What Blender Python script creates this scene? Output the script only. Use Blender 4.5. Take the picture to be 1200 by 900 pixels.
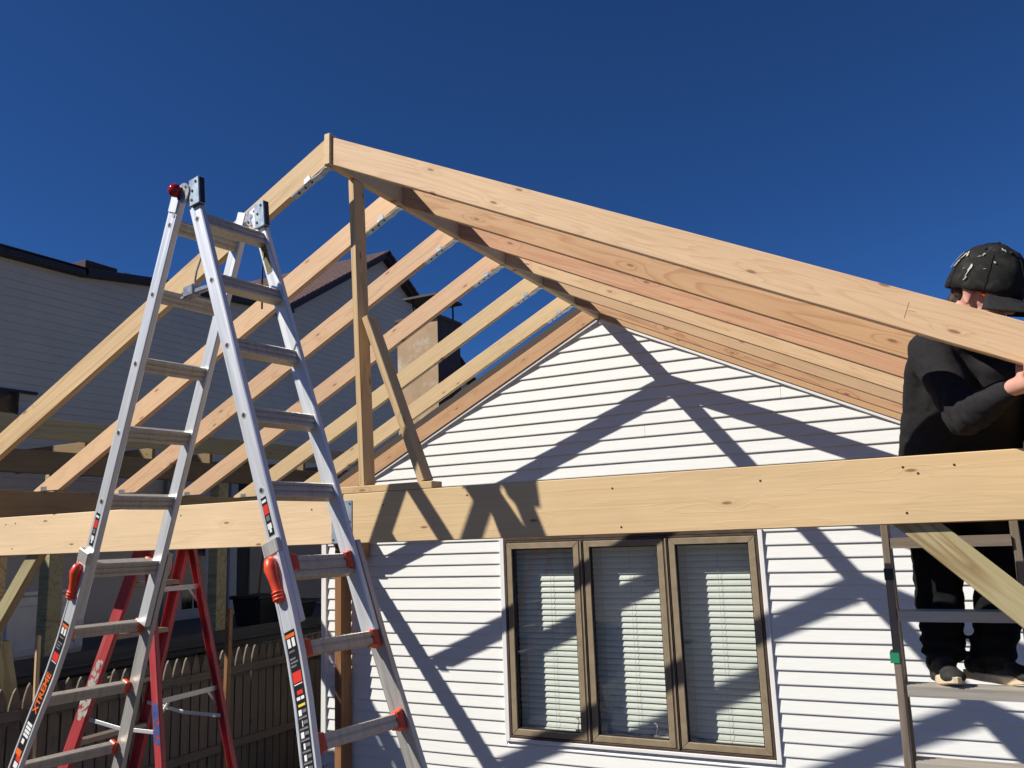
import bpy, bmesh, math, random
from mathutils import Vector as V, Matrix, Euler, noise

for o in list(bpy.data.objects):
    bpy.data.objects.remove(o)
SC = bpy.context.scene
COL = SC.collection
R = math.radians
random.seed(4)

# ------------------------------------------------------------------ camera
cam_d = bpy.data.cameras.new('camera')
cam = bpy.data.objects.new('camera', cam_d)
COL.objects.link(cam)
cam_d.sensor_width = 36.0
cam_d.lens = 29.425
cam_d.clip_start = 0.05
cam_d.clip_end = 3000
cr, cu, cw = V((.888, .459, -.036)), V((.114, -.142, .983)), V((-.446, .877, .178))
cw.normalize(); cr = (cr - cw * cr.dot(cw)).normalized(); cu = cr.cross(cw)
cm = Matrix((cr, cu, -cw)).transposed().to_4x4()
cm.translation = V((2.512, -6.658, -1.826))
cam.matrix_world = cm
SC.camera = cam

# ------------------------------------------------------------------ sky, sun, exposure
SUN = V((-1.075, -1.0, 1.33)).normalized()          # towards the sun
elev = math.asin(SUN.z)
azim = math.atan2(SUN.x, SUN.y)
wd = bpy.data.worlds.new('World')
SC.world = wd
wd.use_nodes = True
wn = wd.node_tree.nodes
bg = wn['Background']
sky = wn.new('ShaderNodeTexSky')
sky.sky_type = 'NISHITA'
sky.sun_disc = False
sky.sun_elevation = elev
sky.sun_rotation = azim
sky.altitude = 5000
sky.air_density = 1.0
sky.dust_density = 0.0
sky.ozone_density = 10.0
hsv = wn.new('ShaderNodeHueSaturation')
hsv.inputs['Saturation'].default_value = 1.09
hsv.inputs['Hue'].default_value = 0.504
wd.node_tree.links.new(sky.outputs[0], hsv.inputs['Color'])
wd.node_tree.links.new(hsv.outputs[0], bg.inputs[0])
bg.inputs[1].default_value = 0.071
sun_d = bpy.data.lights.new('sun', 'SUN')
sun_d.energy = 4.6
sun_d.angle = R(0.5)
sun_d.color = (1.0, 0.95, 0.86)
sun = bpy.data.objects.new('sun', sun_d)
COL.objects.link(sun)
sun.rotation_euler = (-SUN).to_track_quat('-Z', 'Y').to_euler()
SC.view_settings.view_transform = 'Standard'
SC.view_settings.look = 'None'
SC.view_settings.exposure = 0.42
SC.view_settings.gamma = 1.0
SC.view_settings.use_curve_mapping = False

# ------------------------------------------------------------------ materials
MATS = {}
def node_mat(name):
    m = bpy.data.materials.new(name)
    m.use_nodes = True
    nt = m.node_tree
    MATS[name] = m
    return m, nt, nt.nodes, nt.links, nt.nodes['Principled BSDF']

def mth(nt, op, a, b=None, c=None):
    n = nt.nodes.new('ShaderNodeMath'); n.operation = op
    for i, v in enumerate((a, b, c)):
        if v is None: continue
        if isinstance(v, (int, float)): n.inputs[i].default_value = v
        else: nt.links.new(v, n.inputs[i])
    return n.outputs[0]

def mix(nt, f, a, b, mode='MIX'):
    n = nt.nodes.new('ShaderNodeMix'); n.data_type = 'RGBA'; n.blend_type = mode
    for i, v in ((0, f), (6, a), (7, b)):
        if isinstance(v, (int, float)): n.inputs[i].default_value = v
        elif isinstance(v, tuple): n.inputs[i].default_value = (*v, 1)
        else: nt.links.new(v, n.inputs[i])
    return n.outputs[2]

def ramp(nt, f, stops):
    n = nt.nodes.new('ShaderNodeValToRGB')
    e = n.color_ramp.elements
    while len(e) < len(stops): e.new(0.5)
    for i, (p, c) in enumerate(stops):
        e[i].position = p; e[i].color = (*c, 1) if isinstance(c, tuple) else (c, c, c, 1)
    nt.links.new(f, n.inputs[0])
    return n.outputs[0]

def objco(nt, scale=(1, 1, 1), rnd=True, amount=37.0):
    tc = nt.nodes.new('ShaderNodeTexCoord')
    mp = nt.nodes.new('ShaderNodeMapping')
    mp.inputs['Scale'].default_value = scale
    src = tc.outputs['Object']
    if rnd:
        oi = nt.nodes.new('ShaderNodeObjectInfo')
        ad = nt.nodes.new('ShaderNodeVectorMath'); ad.operation = 'ADD'
        nt.links.new(src, ad.inputs[0])
        nt.links.new(mth(nt, 'MULTIPLY', oi.outputs['Random'], amount), ad.inputs[1])
        src = ad.outputs[0]
    nt.links.new(src, mp.inputs[0])
    return mp.outputs[0]

def noisetex(nt, co, scale, detail=4, rough=.55, dist=0):
    n = nt.nodes.new('ShaderNodeTexNoise')
    n.inputs['Scale'].default_value = scale; n.inputs['Detail'].default_value = detail
    n.inputs['Roughness'].default_value = rough; n.inputs['Distortion'].default_value = dist
    nt.links.new(co, n.inputs['Vector'])
    return n.outputs['Fac']

def bump(nt, b, h, strength=.2, dist=.004):
    n = nt.nodes.new('ShaderNodeBump')
    n.inputs['Strength'].default_value = strength; n.inputs['Distance'].default_value = dist
    nt.links.new(h, n.inputs['Height']); nt.links.new(n.outputs[0], b.inputs['Normal'])

def wood(name, light, mid, dark, knot=(.19, .09, .04), rings=13.0, kd=.6, rough=.62, var=.16, ringc=.55):
    """sawn softwood: grain along local X, growth rings, knots, board-to-board tint"""
    m, nt, N, L, b = node_mat(name)
    fine = noisetex(nt, objco(nt, (2.0, 90, 90)), 1.0, 3, .6)
    wide = noisetex(nt, objco(nt, (.55, 7, 7)), 1.0, 3, .5, .4)
    # knots first: they bend the rings
    sx_ = N.new('ShaderNodeSeparateXYZ'); L.new(objco(nt, (2.6, 5.0, 8.5), amount=53), sx_.inputs[0])
    cb_ = N.new('ShaderNodeCombineXYZ'); L.new(sx_.outputs[0], cb_.inputs[0]); L.new(mth(nt, 'ADD', sx_.outputs[2], mth(nt, 'MULTIPLY', sx_.outputs[1], .3)), cb_.inputs[1])
    kco = cb_.outputs[0]
    vo = N.new('ShaderNodeTexVoronoi'); vo.feature = 'F1'; vo.voronoi_dimensions = '2D'; vo.inputs['Scale'].default_value = 1.0
    vo.inputs['Randomness'].default_value = 1.0
    L.new(kco, vo.inputs['Vector'])
    kdist = vo.outputs['Distance']
    kr = ramp(nt, kdist, [(0.0, 1.0), (.06 * kd, .9), (.105 * kd, 0.0)])
    keep = mth(nt, 'GREATER_THAN', mth(nt, 'FRACT', mth(nt, 'MULTIPLY', vo.outputs['Color'], 7.3)), .58)
    kn = mth(nt, 'MULTIPLY', kr, keep)
    halo = mth(nt, 'MULTIPLY', ramp(nt, kdist, [(0.04, 1.0), (.26, 0.0)]), keep)
    rv = mth(nt, 'ADD', mth(nt, 'MULTIPLY', wide, rings), mth(nt, 'MULTIPLY', halo, 1.3))
    rf = mth(nt, 'FRACT', rv)
    line = ramp(nt, rf, [(0.0, 0.0), (.62, .12), (.9, 1.0), (1.0, .1)])
    base = mix(nt, ramp(nt, fine, [(.3, 0.0), (.72, 1.0)]), light, mid)
    oi0 = N.new('ShaderNodeObjectInfo')
    amt = mth(nt, 'MULTIPLY', mth(nt, 'ADD', .25, mth(nt, 'FRACT', mth(nt, 'MULTIPLY', oi0.outputs['Random'], 5.31))), ringc * .8)
    c = mix(nt, mth(nt, 'MULTIPLY', line, amt), base, dark)
    c = mix(nt, mth(nt, 'MULTIPLY', halo, .14), c, dark)
    c = mix(nt, mth(nt, 'MULTIPLY', kn, .8), c, knot)
    oi = N.new('ShaderNodeObjectInfo')
    hs = N.new('ShaderNodeHueSaturation')
    L.new(c, hs.inputs['Color'])
    L.new(mth(nt, 'ADD', mth(nt, 'MULTIPLY', oi.outputs['Random'], var), 1 - var / 2), hs.inputs['Value'])
    L.new(mth(nt, 'ADD', mth(nt, 'MULTIPLY', mth(nt, 'FRACT', mth(nt, 'MULTIPLY', oi.outputs['Random'], 9.7)), .016), .485), hs.inputs['Hue'])
    blot = noisetex(nt, objco(nt, (1.2, 3, 3)), 1.0, 4, .6)
    c = mix(nt, ramp(nt, blot, [(.3, .86), (.7, 1.0)]), (0, 0, 0), hs.outputs[0], 'MIX')
    L.new(c, b.inputs['Base Color'])
    b.inputs['Roughness'].default_value = rough
    b.inputs['Specular IOR Level'].default_value = .3
    bump(nt, b, mth(nt, 'ADD', fine, mth(nt, 'MULTIPLY', line, .6)), .25, .002)
    return m

def plain(name, col, rough=.5, metal=0.0, spec=.5, var=.1, scale=8.0, bmp=0.0, stretch=(1, 1, 1), dirt=None, dirt_amt=.3, bdist=.003):
    m, nt, N, L, b = node_mat(name)
    f = noisetex(nt, objco(nt, stretch), scale, 5, .6)
    lo = tuple(max(0, x * (1 - var)) for x in col); hi = tuple(min(1, x * (1 + var)) for x in col)
    c = mix(nt, ramp(nt, f, [(.3, 0.0), (.7, 1.0)]), lo, hi)
    if dirt:
        g = noisetex(nt, objco(nt, stretch), scale * .45, 6, .7)
        c = mix(nt, mth(nt, 'MULTIPLY', ramp(nt, g, [(.5, 0.0), (.72, 1.0)]), dirt_amt), c, dirt)
    L.new(c, b.inputs['Base Color'])
    r = ramp(nt, f, [(.3, max(0, rough - .08)), (.7, min(1, rough + .08))])
    L.new(r, b.inputs['Roughness'])
    b.inputs['Metallic'].default_value = metal
    b.inputs['Specular IOR Level'].default_value = spec
    if bmp: bump(nt, b, f, bmp, bdist)
    return m

wood('fir', (.73, .545, .31), (.67, .48, .255), (.51, .31, .135), ringc=.4)
wood('fir_pink', (.73, .515, .305), (.67, .45, .25), (.51, .285, .135))
wood('fir_red', (.64, .405, .215), (.56, .34, .165), (.42, .19, .075), rings=10, ringc=.8)
wood('fir_brown', (.60, .39, .20), (.53, .325, .15), (.36, .17, .065), rings=8, ringc=.7)
wood('beam_wood', (.75, .555, .305), (.69, .495, .25), (.50, .31, .125), rings=9, var=.05, ringc=.4)
wood('spruce_pale', (.87, .69, .41), (.83, .635, .36), (.66, .455, .22), rings=6, ringc=.3, var=.04)
wood('stud_wood', (.70, .505, .28), (.62, .43, .215), (.42, .25, .10), rings=6)
wood('treated', (.50, .46, .25), (.43, .37, .18), (.25, .16, .06), knot=(.12, .07, .03), rings=6, ringc=.95)
wood('treated_dark', (.27, .20, .10), (.22, .155, .075), (.12, .08, .035), knot=(.06, .03, .015), rings=5)
wood('post_brown', (.33, .185, .075), (.25, .135, .052), (.12, .062, .025), rings=6)
wood('fence_grey', (.19, .155, .115), (.15, .12, .088), (.08, .062, .044), knot=(.03, .02, .015), rings=8)
plain('vinyl_white', (.765, .77, .745), .5, spec=.2, var=.03, scale=6, stretch=(1, 14, 14), bmp=.16, dirt=(.6, .57, .53), dirt_amt=.12)
plain('trim_white', (.8, .79, .77), .45, var=.03, scale=5, dirt=(.55, .5, .45), dirt_amt=.12)
plain('sash_tan', (.27, .21, .135), .5, var=.12, scale=14, stretch=(1, 1, 1), dirt=(.16, .11, .06), dirt_amt=.35)
plain('frame_brown', (.07, .047, .033), .5, var=.2, scale=12)
plain('gasket_black', (.012, .012, .012), .6)
plain('blind_white', (.90, .91, .86), .45, var=.03)
plain('cord_white', (.5, .52, .5), .7)
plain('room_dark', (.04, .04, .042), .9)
plain('fascia_brown', (.045, .026, .017), .7, var=.35, scale=9, bmp=.4)
plain('shingle_dark', (.055, .035, .032), .9, var=.4, scale=30, bmp=.5)
plain('shingle_brown', (.10, .055, .05), .85, var=.35, scale=12, bmp=.4, stretch=(1, 1, 1))
plain('siding_grey', (.66, .56, .42), .55, var=.06, scale=1.5, dirt=(.45, .42, .37), dirt_amt=.4)
plain('dark_trim', (.03, .022, .022), .6, var=.3)
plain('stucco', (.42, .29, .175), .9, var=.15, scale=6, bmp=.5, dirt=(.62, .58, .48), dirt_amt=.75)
plain('stack_shade', (.085, .065, .055), .9, var=.3, scale=10, bmp=.4)  # shade of the chimney's sides and crown, put into the colour
plain('aluminium', (.73, .75, .77), .42, metal=.55, var=.05, scale=3, stretch=(.7, 25, 25), dirt=(.5, .47, .43), dirt_amt=.3)
plain('aluminium_worn', (.55, .53, .50), .45, metal=.6, var=.12, scale=4, stretch=(.8, 30, 30), dirt=(.3, .26, .21), dirt_amt=.5)
plain('aluminium_rung', (.53, .49, .42), .45, metal=.5, var=.1, scale=4, stretch=(1, 30, 30), dirt=(.22, .18, .13), dirt_amt=.5)
plain('aluminium_shaded', (.27, .215, .165), .5, metal=.45, var=.15, scale=5, stretch=(1, 15, 15), dirt=(.14, .11, .08), dirt_amt=.5)  # plain aluminium; its shade and brown reflections are put into the colour
plain('galvanised', (.36, .38, .40), .38, metal=.7, var=.14, scale=40)
plain('plate_blue', (.40, .47, .53), .4, metal=.55, var=.1, scale=25, dirt=(.25, .28, .3), dirt_amt=.4)
plain('red_plastic', (.72, .07, .022), .4, var=.06, dirt=(.45, .03, .015), dirt_amt=.3)
plain('red_knob', (.30, .008, .012), .12, var=.05)
plain('red_fibre', (.40, .04, .045), .5, var=.12, scale=6, stretch=(.6, 8, 8), dirt=(.6, .3, .28), dirt_amt=.3)
plain('paint_splash', (.40, .38, .33), .7, var=.35, scale=120)
plain('paint_blue', (.05, .07, .22), .6, var=.2, scale=30)
plain('black_plastic', (.016, .016, .018), .4, var=.2)
plain('black_cloth', (.022, .0205, .0225), .95, spec=.15, var=.22, scale=60, bmp=.35, bdist=.0015)
plain('denim_black', (.0095, .0098, .0105), .92, spec=.15, var=.3, scale=40, bmp=.4, bdist=.0015)
plain('cap_black', (.014, .014, .013), .85, spec=.2, var=.3, scale=55, bmp=.4, bdist=.001, dirt=(.06, .055, .048), dirt_amt=.6)
plain('cap_brim', (.024, .024, .025), .85, spec=.2, var=.3, scale=45, bmp=.3, bdist=.001)
plain('skin', (.60, .31, .235), .5, spec=.35, var=.09, scale=25, bmp=.1)
plain('hair', (.035, .02, .012), .7, var=.4, scale=90, bmp=.6)
plain('orange_plastic', (.65, .085, .02), .35, var=.05)
plain('shoe_black', (.016, .0165, .016), .8, var=.3, scale=50, bmp=.3, dirt=(.07, .065, .055), dirt_amt=.4)
plain('shoe_sole', (.58, .46, .31), .7, var=.12, scale=20)
plain('green_tape', (.015, .22, .10), .5)
plain('dark_tape', (.01, .022, .02), .5)
plain('sticker_black', (.012, .012, .014), .35, var=.1)
plain('print_white', (.72, .72, .70), .4, var=.02)
plain('print_grey', (.15, .15, .16), .4, var=.3, scale=120)
plain('print_red', (.62, .035, .02), .4, var=.02)
plain('print_orange', (.72, .13, .02), .4, var=.05)
plain('print_yellow', (.70, .52, .05), .4, var=.02)
plain('olive_label', (.14, .12, .05), .5, var=.5, scale=90)
plain('soil', (.085, .062, .04), .95, var=.4, scale=5, bmp=.6)
plain('deck_grey', (.085, .08, .075), .85, var=.25, scale=4, stretch=(.5, 8, 8), bmp=.3)
plain('panel_white', (.68, .65, .60), .5, var=.05, dirt=(.24, .23, .22), dirt_amt=.3)
plain('tan_wall', (.34, .29, .23), .7, var=.08, scale=3)
plain('door_white', (.42, .43, .45), .5, var=.05)
plain('bin_black', (.012, .013, .015), .5, var=.2)
plain('dark_glass', (.01, .012, .015), .08, var=.1)

# thin window glass: passes the light straight through, mirrors a little at grazing angles
m, nt, N, L, b = node_mat('glass')
N.remove(b)
tr = N.new('ShaderNodeBsdfTransparent'); tr.inputs[0].default_value = (.93, .945, .93, 1)
gl = N.new('ShaderNodeBsdfGlossy'); gl.inputs['Roughness'].default_value = .015; gl.inputs[0].default_value = (.9, .95, 1, 1)
fr = N.new('ShaderNodeLayerWeight'); fr.inputs[0].default_value = .5
ms = N.new('ShaderNodeMixShader')
sm = noisetex(nt, objco(nt, (1, 1, 1)), 2.5, 4, .6)
L.new(mth(nt, 'ADD', mth(nt, 'MULTIPLY', mth(nt, 'POWER', fr.outputs['Facing'], 5.0), .9), mth(nt, 'ADD', .05, mth(nt, 'MULTIPLY', sm, .03))), ms.inputs[0])
L.new(tr.outputs[0], ms.inputs[1]); L.new(gl.outputs[0], ms.inputs[2])
L.new(ms.outputs[0], N['Material Output'].inputs[0])

# ------------------------------------------------------------------ builders
WM = {}
ID = Matrix.Identity(4)
def axes(o, x, y, z):
    mm = Matrix((V(x), V(y), V(z))).transposed().to_4x4(); mm.translation = V(o); return mm

def put(o, M, parent=None):
    COL.objects.link(o)
    WM[o.name] = M.copy()
    if parent:
        o.parent = parent
        o.matrix_basis = WM[parent.name].inverted() @ M
    else:
        o.matrix_basis = M
    return o

def thing(name, loc, label, cat, group=None):
    o = bpy.data.objects.new(name, None)
    o.empty_display_size = .1
    put(o, Matrix.Translation(V(loc)))
    o['label'] = label; o['category'] = cat
    if group: o['group'] = group
    return o

def tag(o, label, cat, group=None):
    o['label'] = label; o['category'] = cat
    if group: o['group'] = group
    return o

def mesh_of(bm, name, mats, smooth=False):
    bmesh.ops.recalc_face_normals(bm, faces=bm.faces)
    me = bpy.data.meshes.new(name)
    bm.to_mesh(me); bm.free()
    for x in (mats if isinstance(mats, (list, tuple)) else [mats]):
        me.materials.append(MATS[x])
    if smooth:
        for p in me.polygons: p.use_smooth = True
    return me

def new(name, bm, mats, parent=None, M=ID, smooth=False, label=None):
    me = bm if isinstance(bm, bpy.types.Mesh) else mesh_of(bm, name, mats, smooth)
    o = bpy.data.objects.new(name, me)
    put(o, M, parent)
    if label: o['label'] = label
    return o

def bbox(bm, lo, hi, M=ID, mi=0):
    c = [(x, y, z) for x in (lo[0], hi[0]) for y in (lo[1], hi[1]) for z in (lo[2], hi[2])]
    vs = [bm.verts.new(M @ V(p)) for p in c]
    fs = []
    for f in ((0, 1, 3, 2), (4, 6, 7, 5), (0, 4, 5, 1), (2, 3, 7, 6), (0, 2, 6, 4), (1, 5, 7, 3)):
        fa = bm.faces.new([vs[i] for i in f]); fa.material_index = mi; fs.append(fa)
    return fs

def bev(bm, w, seg=1):
    if w > 0:
        bmesh.ops.recalc_face_normals(bm, faces=bm.faces)
        ed = [e for e in bm.edges if len(e.link_faces) == 2 and e.calc_face_angle(0) > .4]
        bmesh.ops.bevel(bm, geom=ed, offset=w, segments=seg, affect='EDGES', clamp_overlap=True)

def prism(bm, pts, y0, y1, mi=0):
    """polygon in x,z pushed from y0 to y1"""
    a = [bm.verts.new((x, y0, z)) for x, z in pts]; b_ = [bm.verts.new((x, y1, z)) for x, z in pts]
    n = len(pts)
    fs = [bm.faces.new(a), bm.faces.new(b_[::-1])]
    for i in range(n):
        fs.append(bm.faces.new((a[i], b_[i], b_[(i + 1) % n], a[(i + 1) % n])))
    for f in fs: f.material_index = mi
    return fs

def cyl(bm, p0, p1, r0, r1=None, seg=12, mi=0):
    r1 = r0 if r1 is None else r1
    p0, p1 = V(p0), V(p1)
    d = (p1 - p0).normalized()
    a = d.orthogonal().normalized(); b_ = d.cross(a)
    A = []; B = []
    for i in range(seg):
        t = 2 * math.pi * i / seg
        v = a * math.cos(t) + b_ * math.sin(t)
        A.append(bm.verts.new(p0 + v * r0)); B.append(bm.verts.new(p1 + v * r1))
    fs = [bm.faces.new(A), bm.faces.new(B[::-1])]
    for i in range(seg):
        fs.append(bm.faces.new((A[i], B[i], B[(i + 1) % seg], A[(i + 1) % seg])))
    for f in fs: f.material_index = mi
    return fs

def tube(bm, pts, r, seg=8, mi=0):
    pts = [V(p) for p in pts]
    rings = []
    ref = None
    for i, p in enumerate(pts):
        d = (pts[min(i + 1, len(pts) - 1)] - pts[max(i - 1, 0)]).normalized()
        if ref is None: ref = d.orthogonal().normalized()
        a = (ref - d * ref.dot(d)).normalized(); b_ = d.cross(a); ref = a
        rr = r[i] if isinstance(r, (list, tuple)) else r
        rings.append([bm.verts.new(p + (a * math.cos(2 * math.pi * k / seg) + b_ * math.sin(2 * math.pi * k / seg)) * rr) for k in range(seg)])
    for i in range(len(rings) - 1):
        for k in range(seg):
            f = bm.faces.new((rings[i][k], rings[i][(k + 1) % seg], rings[i + 1][(k + 1) % seg], rings[i + 1][k])); f.material_index = mi; f.smooth = True
    bm.faces.new(rings[0]).material_index = mi; bm.faces.new(rings[-1][::-1]).material_index = mi

def lumber(name, p0, p1, t, h, mat, parent, up=(0, 0, 1), bevel=.004, label=None, sag=0):
    """plank from p0 to p1 (centre line), thickness t sideways, height h along up"""
    p0, p1 = V(p0), V(p1)
    x = (p1 - p0); Ln = x.length; x.normalize()
    z = V(up); z = (z - x * z.dot(x)).normalized(); y = z.cross(x)
    bm = bmesh.new()
    bbox(bm, (-Ln / 2, -t / 2, -h / 2), (Ln / 2, t / 2, h / 2))
    bev(bm, bevel)
    return new(name, bm, mat, parent, axes((p0 + p1) / 2, x, y, z), label=label)

def box(name, lo, hi, mat, parent, bevel=.0, M=ID, label=None, rot=None):
    lo, hi = V(lo), V(hi)
    c = (lo + hi) / 2; h = (hi - lo) / 2
    bm = bmesh.new(); bbox(bm, -h, h); bev(bm, bevel)
    T = Matrix.Translation(c)
    if rot: T = T @ Euler(rot).to_matrix().to_4x4()
    return new(name, bm, mat, parent, M @ T, label=label)

def text_mesh(txt, size, mat, extrude=.0004, bold=.0):
    cu_ = bpy.data.curves.new('lettering', 'FONT')
    cu_.body = txt; cu_.size = size; cu_.extrude = extrude; cu_.offset = bold
    cu_.align_x = 'CENTER'; cu_.align_y = 'CENTER'; cu_.resolution_u = 2
    t = bpy.data.objects.new('lettering_tmp', cu_)
    COL.objects.link(t)
    dg = bpy.context.evaluated_depsgraph_get()
    me = bpy.data.meshes.new_from_object(t.evaluated_get(dg))
    bpy.data.objects.remove(t)
    me.materials.clear(); me.materials.append(MATS[mat])
    return me

# ================================================================== GROUND
GZ = -4.2
bm = bmesh.new()
n = 40
for i in range(n + 1):
    for j in range(n + 1):
        x = (i / n * 2 - 1); y = (j / n * 2 - 1)
        x = 400 * x * abs(x) ** 2; y = 400 * y * abs(y) ** 2
        bm.verts.new((x, y, GZ + .03 * noise.noise(V((x * .7, y * .7, 0))) - .03))
bm.verts.ensure_lookup_table()
for i in range(n):
    for j in range(n):
        bm.faces.new([bm.verts[a * (n + 1) + b_] for a, b_ in ((i, j), (i + 1, j), (i + 1, j + 1), (i, j + 1))])
g = new('ground', bm, 'soil'); g['kind'] = 'structure'

# ================================================================== WHITE HOUSE
SL, ZL = .506, .152          # left roof slope and height of rafter top at the ridge
SR, ZR = .489, .149
HV = .146                    # plumb depth of a rafter
EX, Z0 = .1010, -1.8645      # siding exposure, one siding line
XC = 3.04                    # half width of the house
house = thing('white_house', (0, 0, GZ), 'white clapboard house gable with a triple casement window', 'house')
def rake(X, off=0.0):
    return (ZL - HV - SL * -X if X < 0 else ZR - HV - SR * X) + off
WX0, WX1, WZ0, WZ1 = -1.0, 1.195, -3.508, -1.872
TR = .045
def xlim(z, side, off):
    if side < 0: return max(-XC + .055, -((ZL - HV + off) - z) / SL)
    return min(XC - .055, ((ZR - HV + off) - z) / SR)
def siding_piece(xa0, xa1, xb0, xb1, z0, z1):
    """board: bottom edge xa0..xa1 at z0, top edge xb0..xb1 at z1; vinyl is never quite flat"""
    bm = bmesh.new()
    xm = (xa0 + xa1) / 2; zm = (z0 + z1) / 2
    fr, up_ = -.0155, -.003
    n_ = max(1, int((xa1 - xa0) / .45))
    rows = []
    for i in range(n_ + 1):
        t = i / n_
        xa = xa0 + (xa1 - xa0) * t; xb = xb0 + (xb1 - xb0) * t
        wv = .0016 * noise.noise(V((xa * 1.7, z0 * 9, 1))); wz = .0012 * noise.noise(V((xa * 1.1, z0 * 7, 5)))
        rows.append([bm.verts.new(p) for p in ((xa - xm, 0, z0 + wz - zm), (xa - xm, fr + wv, z0 + wz - zm), (xa - xm, fr - .001 + wv, z0 + .006 + wz - zm), (xb - xm, up_, z1 - zm), (xb - xm, 0, z1 - zm))])
    for a, b_ in zip(rows, rows[1:]):
        for k_ in range(5): bm.faces.new((a[k_], a[(k_ + 1) % 5], b_[(k_ + 1) % 5], b_[k_]))
    bm.faces.new(rows[0]); bm.faces.new(rows[-1][::-1])
    new('siding_board', bm, 'vinyl_white', house, Matrix.Translation((xm, 0, zm)))
for k in range(-19, 24):
    zb = Z0 - EX * k; zt = zb + EX - .0015
    off = -.02
    l0, r0 = xlim(zb, -1, off), xlim(zb, 1, off)
    l1, r1 = xlim(zt, -1, off), xlim(zt, 1, off)
    if l0 >= r0 - .02: continue
    if l1 > r1: l1 = r1 = (l0 + r0) / 2
    wl, wr = WX0 - TR + .006, WX1 + TR - .006
    if zt <= WZ0 - TR or zb >= WZ1 + TR:
        # one or two lengths, joints here and there
        if k in (-11, -10, -6, -5, -8, -3, 18, 19, 21):
            j = {-11: 1.46, -10: 1.46, -6: -.62, -5: -.62, -8: .35, -3: -1.7, 18: 1.93, 19: 1.93, 21: -.35}[k]
            siding_piece(l0, j - .0012, l1, j - .0012, zb, zt); siding_piece(j + .0012, r0, j + .0012, r1, zb, zt)
        else:
            siding_piece(l0, r0, l1, r1, zb, zt)
    else:
        z_a, z_b = zb, zt
        siding_piece(l0, wl, l1, wl, zb, zt); siding_piece(wr, r0, wr, r1, zb, zt)
        if zb < WZ0 - TR < zt: siding_piece(wl + .001, wr - .001, wl + .001, wr - .001, zb, WZ0 - TR - .001)
        if zb < WZ1 + TR < zt: siding_piece(wl + .001, wr - .001, wl + .001, wr - .001, WZ1 + TR + .001, zt)
# wall core behind the boards, with the window opening left free
WB = .002
bm = bmesh.new(); prism(bm, [(-XC + .01, GZ), (WX0 - .001, GZ), (WX0 - .001, rake(WX0)), (-XC + .01, rake(-XC + .01))], WB, .16)
new('wall', bm, 'trim_white', house)
bm = bmesh.new(); prism(bm, [(WX1 + .001, GZ), (XC - .01, GZ), (XC - .01, rake(XC - .01)), (WX1 + .001, rake(WX1))], WB, .16)
new('wall', bm, 'trim_white', house)
bm = bmesh.new(); prism(bm, [(WX0, WZ1 + .001), (WX1, WZ1 + .001), (WX1, rake(WX1)), (0, ZL - HV), (WX0, rake(WX0))], WB, .16)
new('wall', bm, 'trim_white', house)
bm = bmesh.new(); prism(bm, [(WX0, GZ), (WX1, GZ), (WX1, WZ0 - .001), (WX0, WZ0 - .001)], WB, .16)
new('wall', bm, 'trim_white', house)
box('side_wall', (-XC + .012, .161, GZ), (-XC + .15, 9, rake(-XC + .02)), 'trim_white', house)
box('side_wall', (XC - .15, .161, GZ), (XC - .012, 9, rake(XC - .02)), 'trim_white', house)
box('rear_wall', (-XC + .16, 8.85, GZ), (XC - .16, 9, -.3), 'trim_white', house)
# corner trims
for sx in (-1, 1):
    x0, x1 = sorted((sx * XC, sx * (XC - .062)))
    box('corner_trim', (x0, -.03, GZ + .3), (x1, .0, rake(sx * (XC - .03)) - .03), 'trim_white', house, .004)
    a, b_ = sorted((sx * (XC + .004), sx * (XC - .008)))
    box('corner_trim', (a, .0005, GZ + .3), (b_, .09, rake(sx * (XC - .03)) - .03), 'trim_white', house, .003)
# rake trims under the wall rafters
for sx, s_, z_ in ((-1, SL, ZL), (1, SR, ZR)):
    p0 = V((sx * .01, -.018, z_ - HV - .014 - s_ * .01)); p1 = V((sx * (XC - .02), -.018, z_ - HV - .014 - s_ * (XC - .02)))
    lumber('rake_trim', p0, p1, .03, .024, 'trim_white', house, bevel=.003)
# roof behind the wall
for sx, s_, z_ in ((-1, SL, ZL), (1, SR, ZR)):
    bm = bmesh.new()
    us = [0.0] + [3.35 * i / 40 for i in range(1, 41)]
    top = [(sx * u, z_ + .075 + .012 * noise.noise(V((u * 9, sx, 3))) + .012 - s_ * u) for u in us]
    bot = [(sx * u, z_ - .06 - s_ * u) for u in us]
    prism(bm, top + bot[::-1], -.004, 9.2)
    new('roof', bm, 'fascia_brown', house)
# window
win = box('window', (WX0 + .004, -.012, WZ0 + .004), (WX1 - .004, .0, WZ0 + .022), 'frame_brown', house)
def wpart(nm, lo, hi, mat, bv=.0): return box(nm, lo, hi, mat, win, bv)
wpart('frame', (WX0 + .002, -.03, WZ1 - .017), (WX1 - .002, .15, WZ1 - .001), 'frame_brown', .002)
wpart('frame', (WX0 + .002, -.03, WZ0 + .001), (WX1 - .002, .15, WZ0 + .02), 'frame_brown', .002)
wpart('frame', (WX0 + .001, -.031, WZ0 + .021), (WX0 + .021, .15, WZ1 - .018), 'frame_brown', .002)
wpart('frame', (WX1 - .021, -.031, WZ0 + .021), (WX1 - .001, .15, WZ1 - .018), 'frame_brown', .002)
SASH = [(-.975, -.29), (-.245, .445), (.49, 1.17)]
for a, c in ((-.289, -.246), (.446, .489)):
    wpart('mullion', (a + .003, -.034, WZ0 + .022), (c - .003, .15, WZ1 - .019), 'frame_brown', .003)
    wpart('mullion', (a + .015, -.042, WZ0 + .023), (c - .015, -.0345, WZ1 - .02), 'sash_tan', .002)
sw = .052
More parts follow.
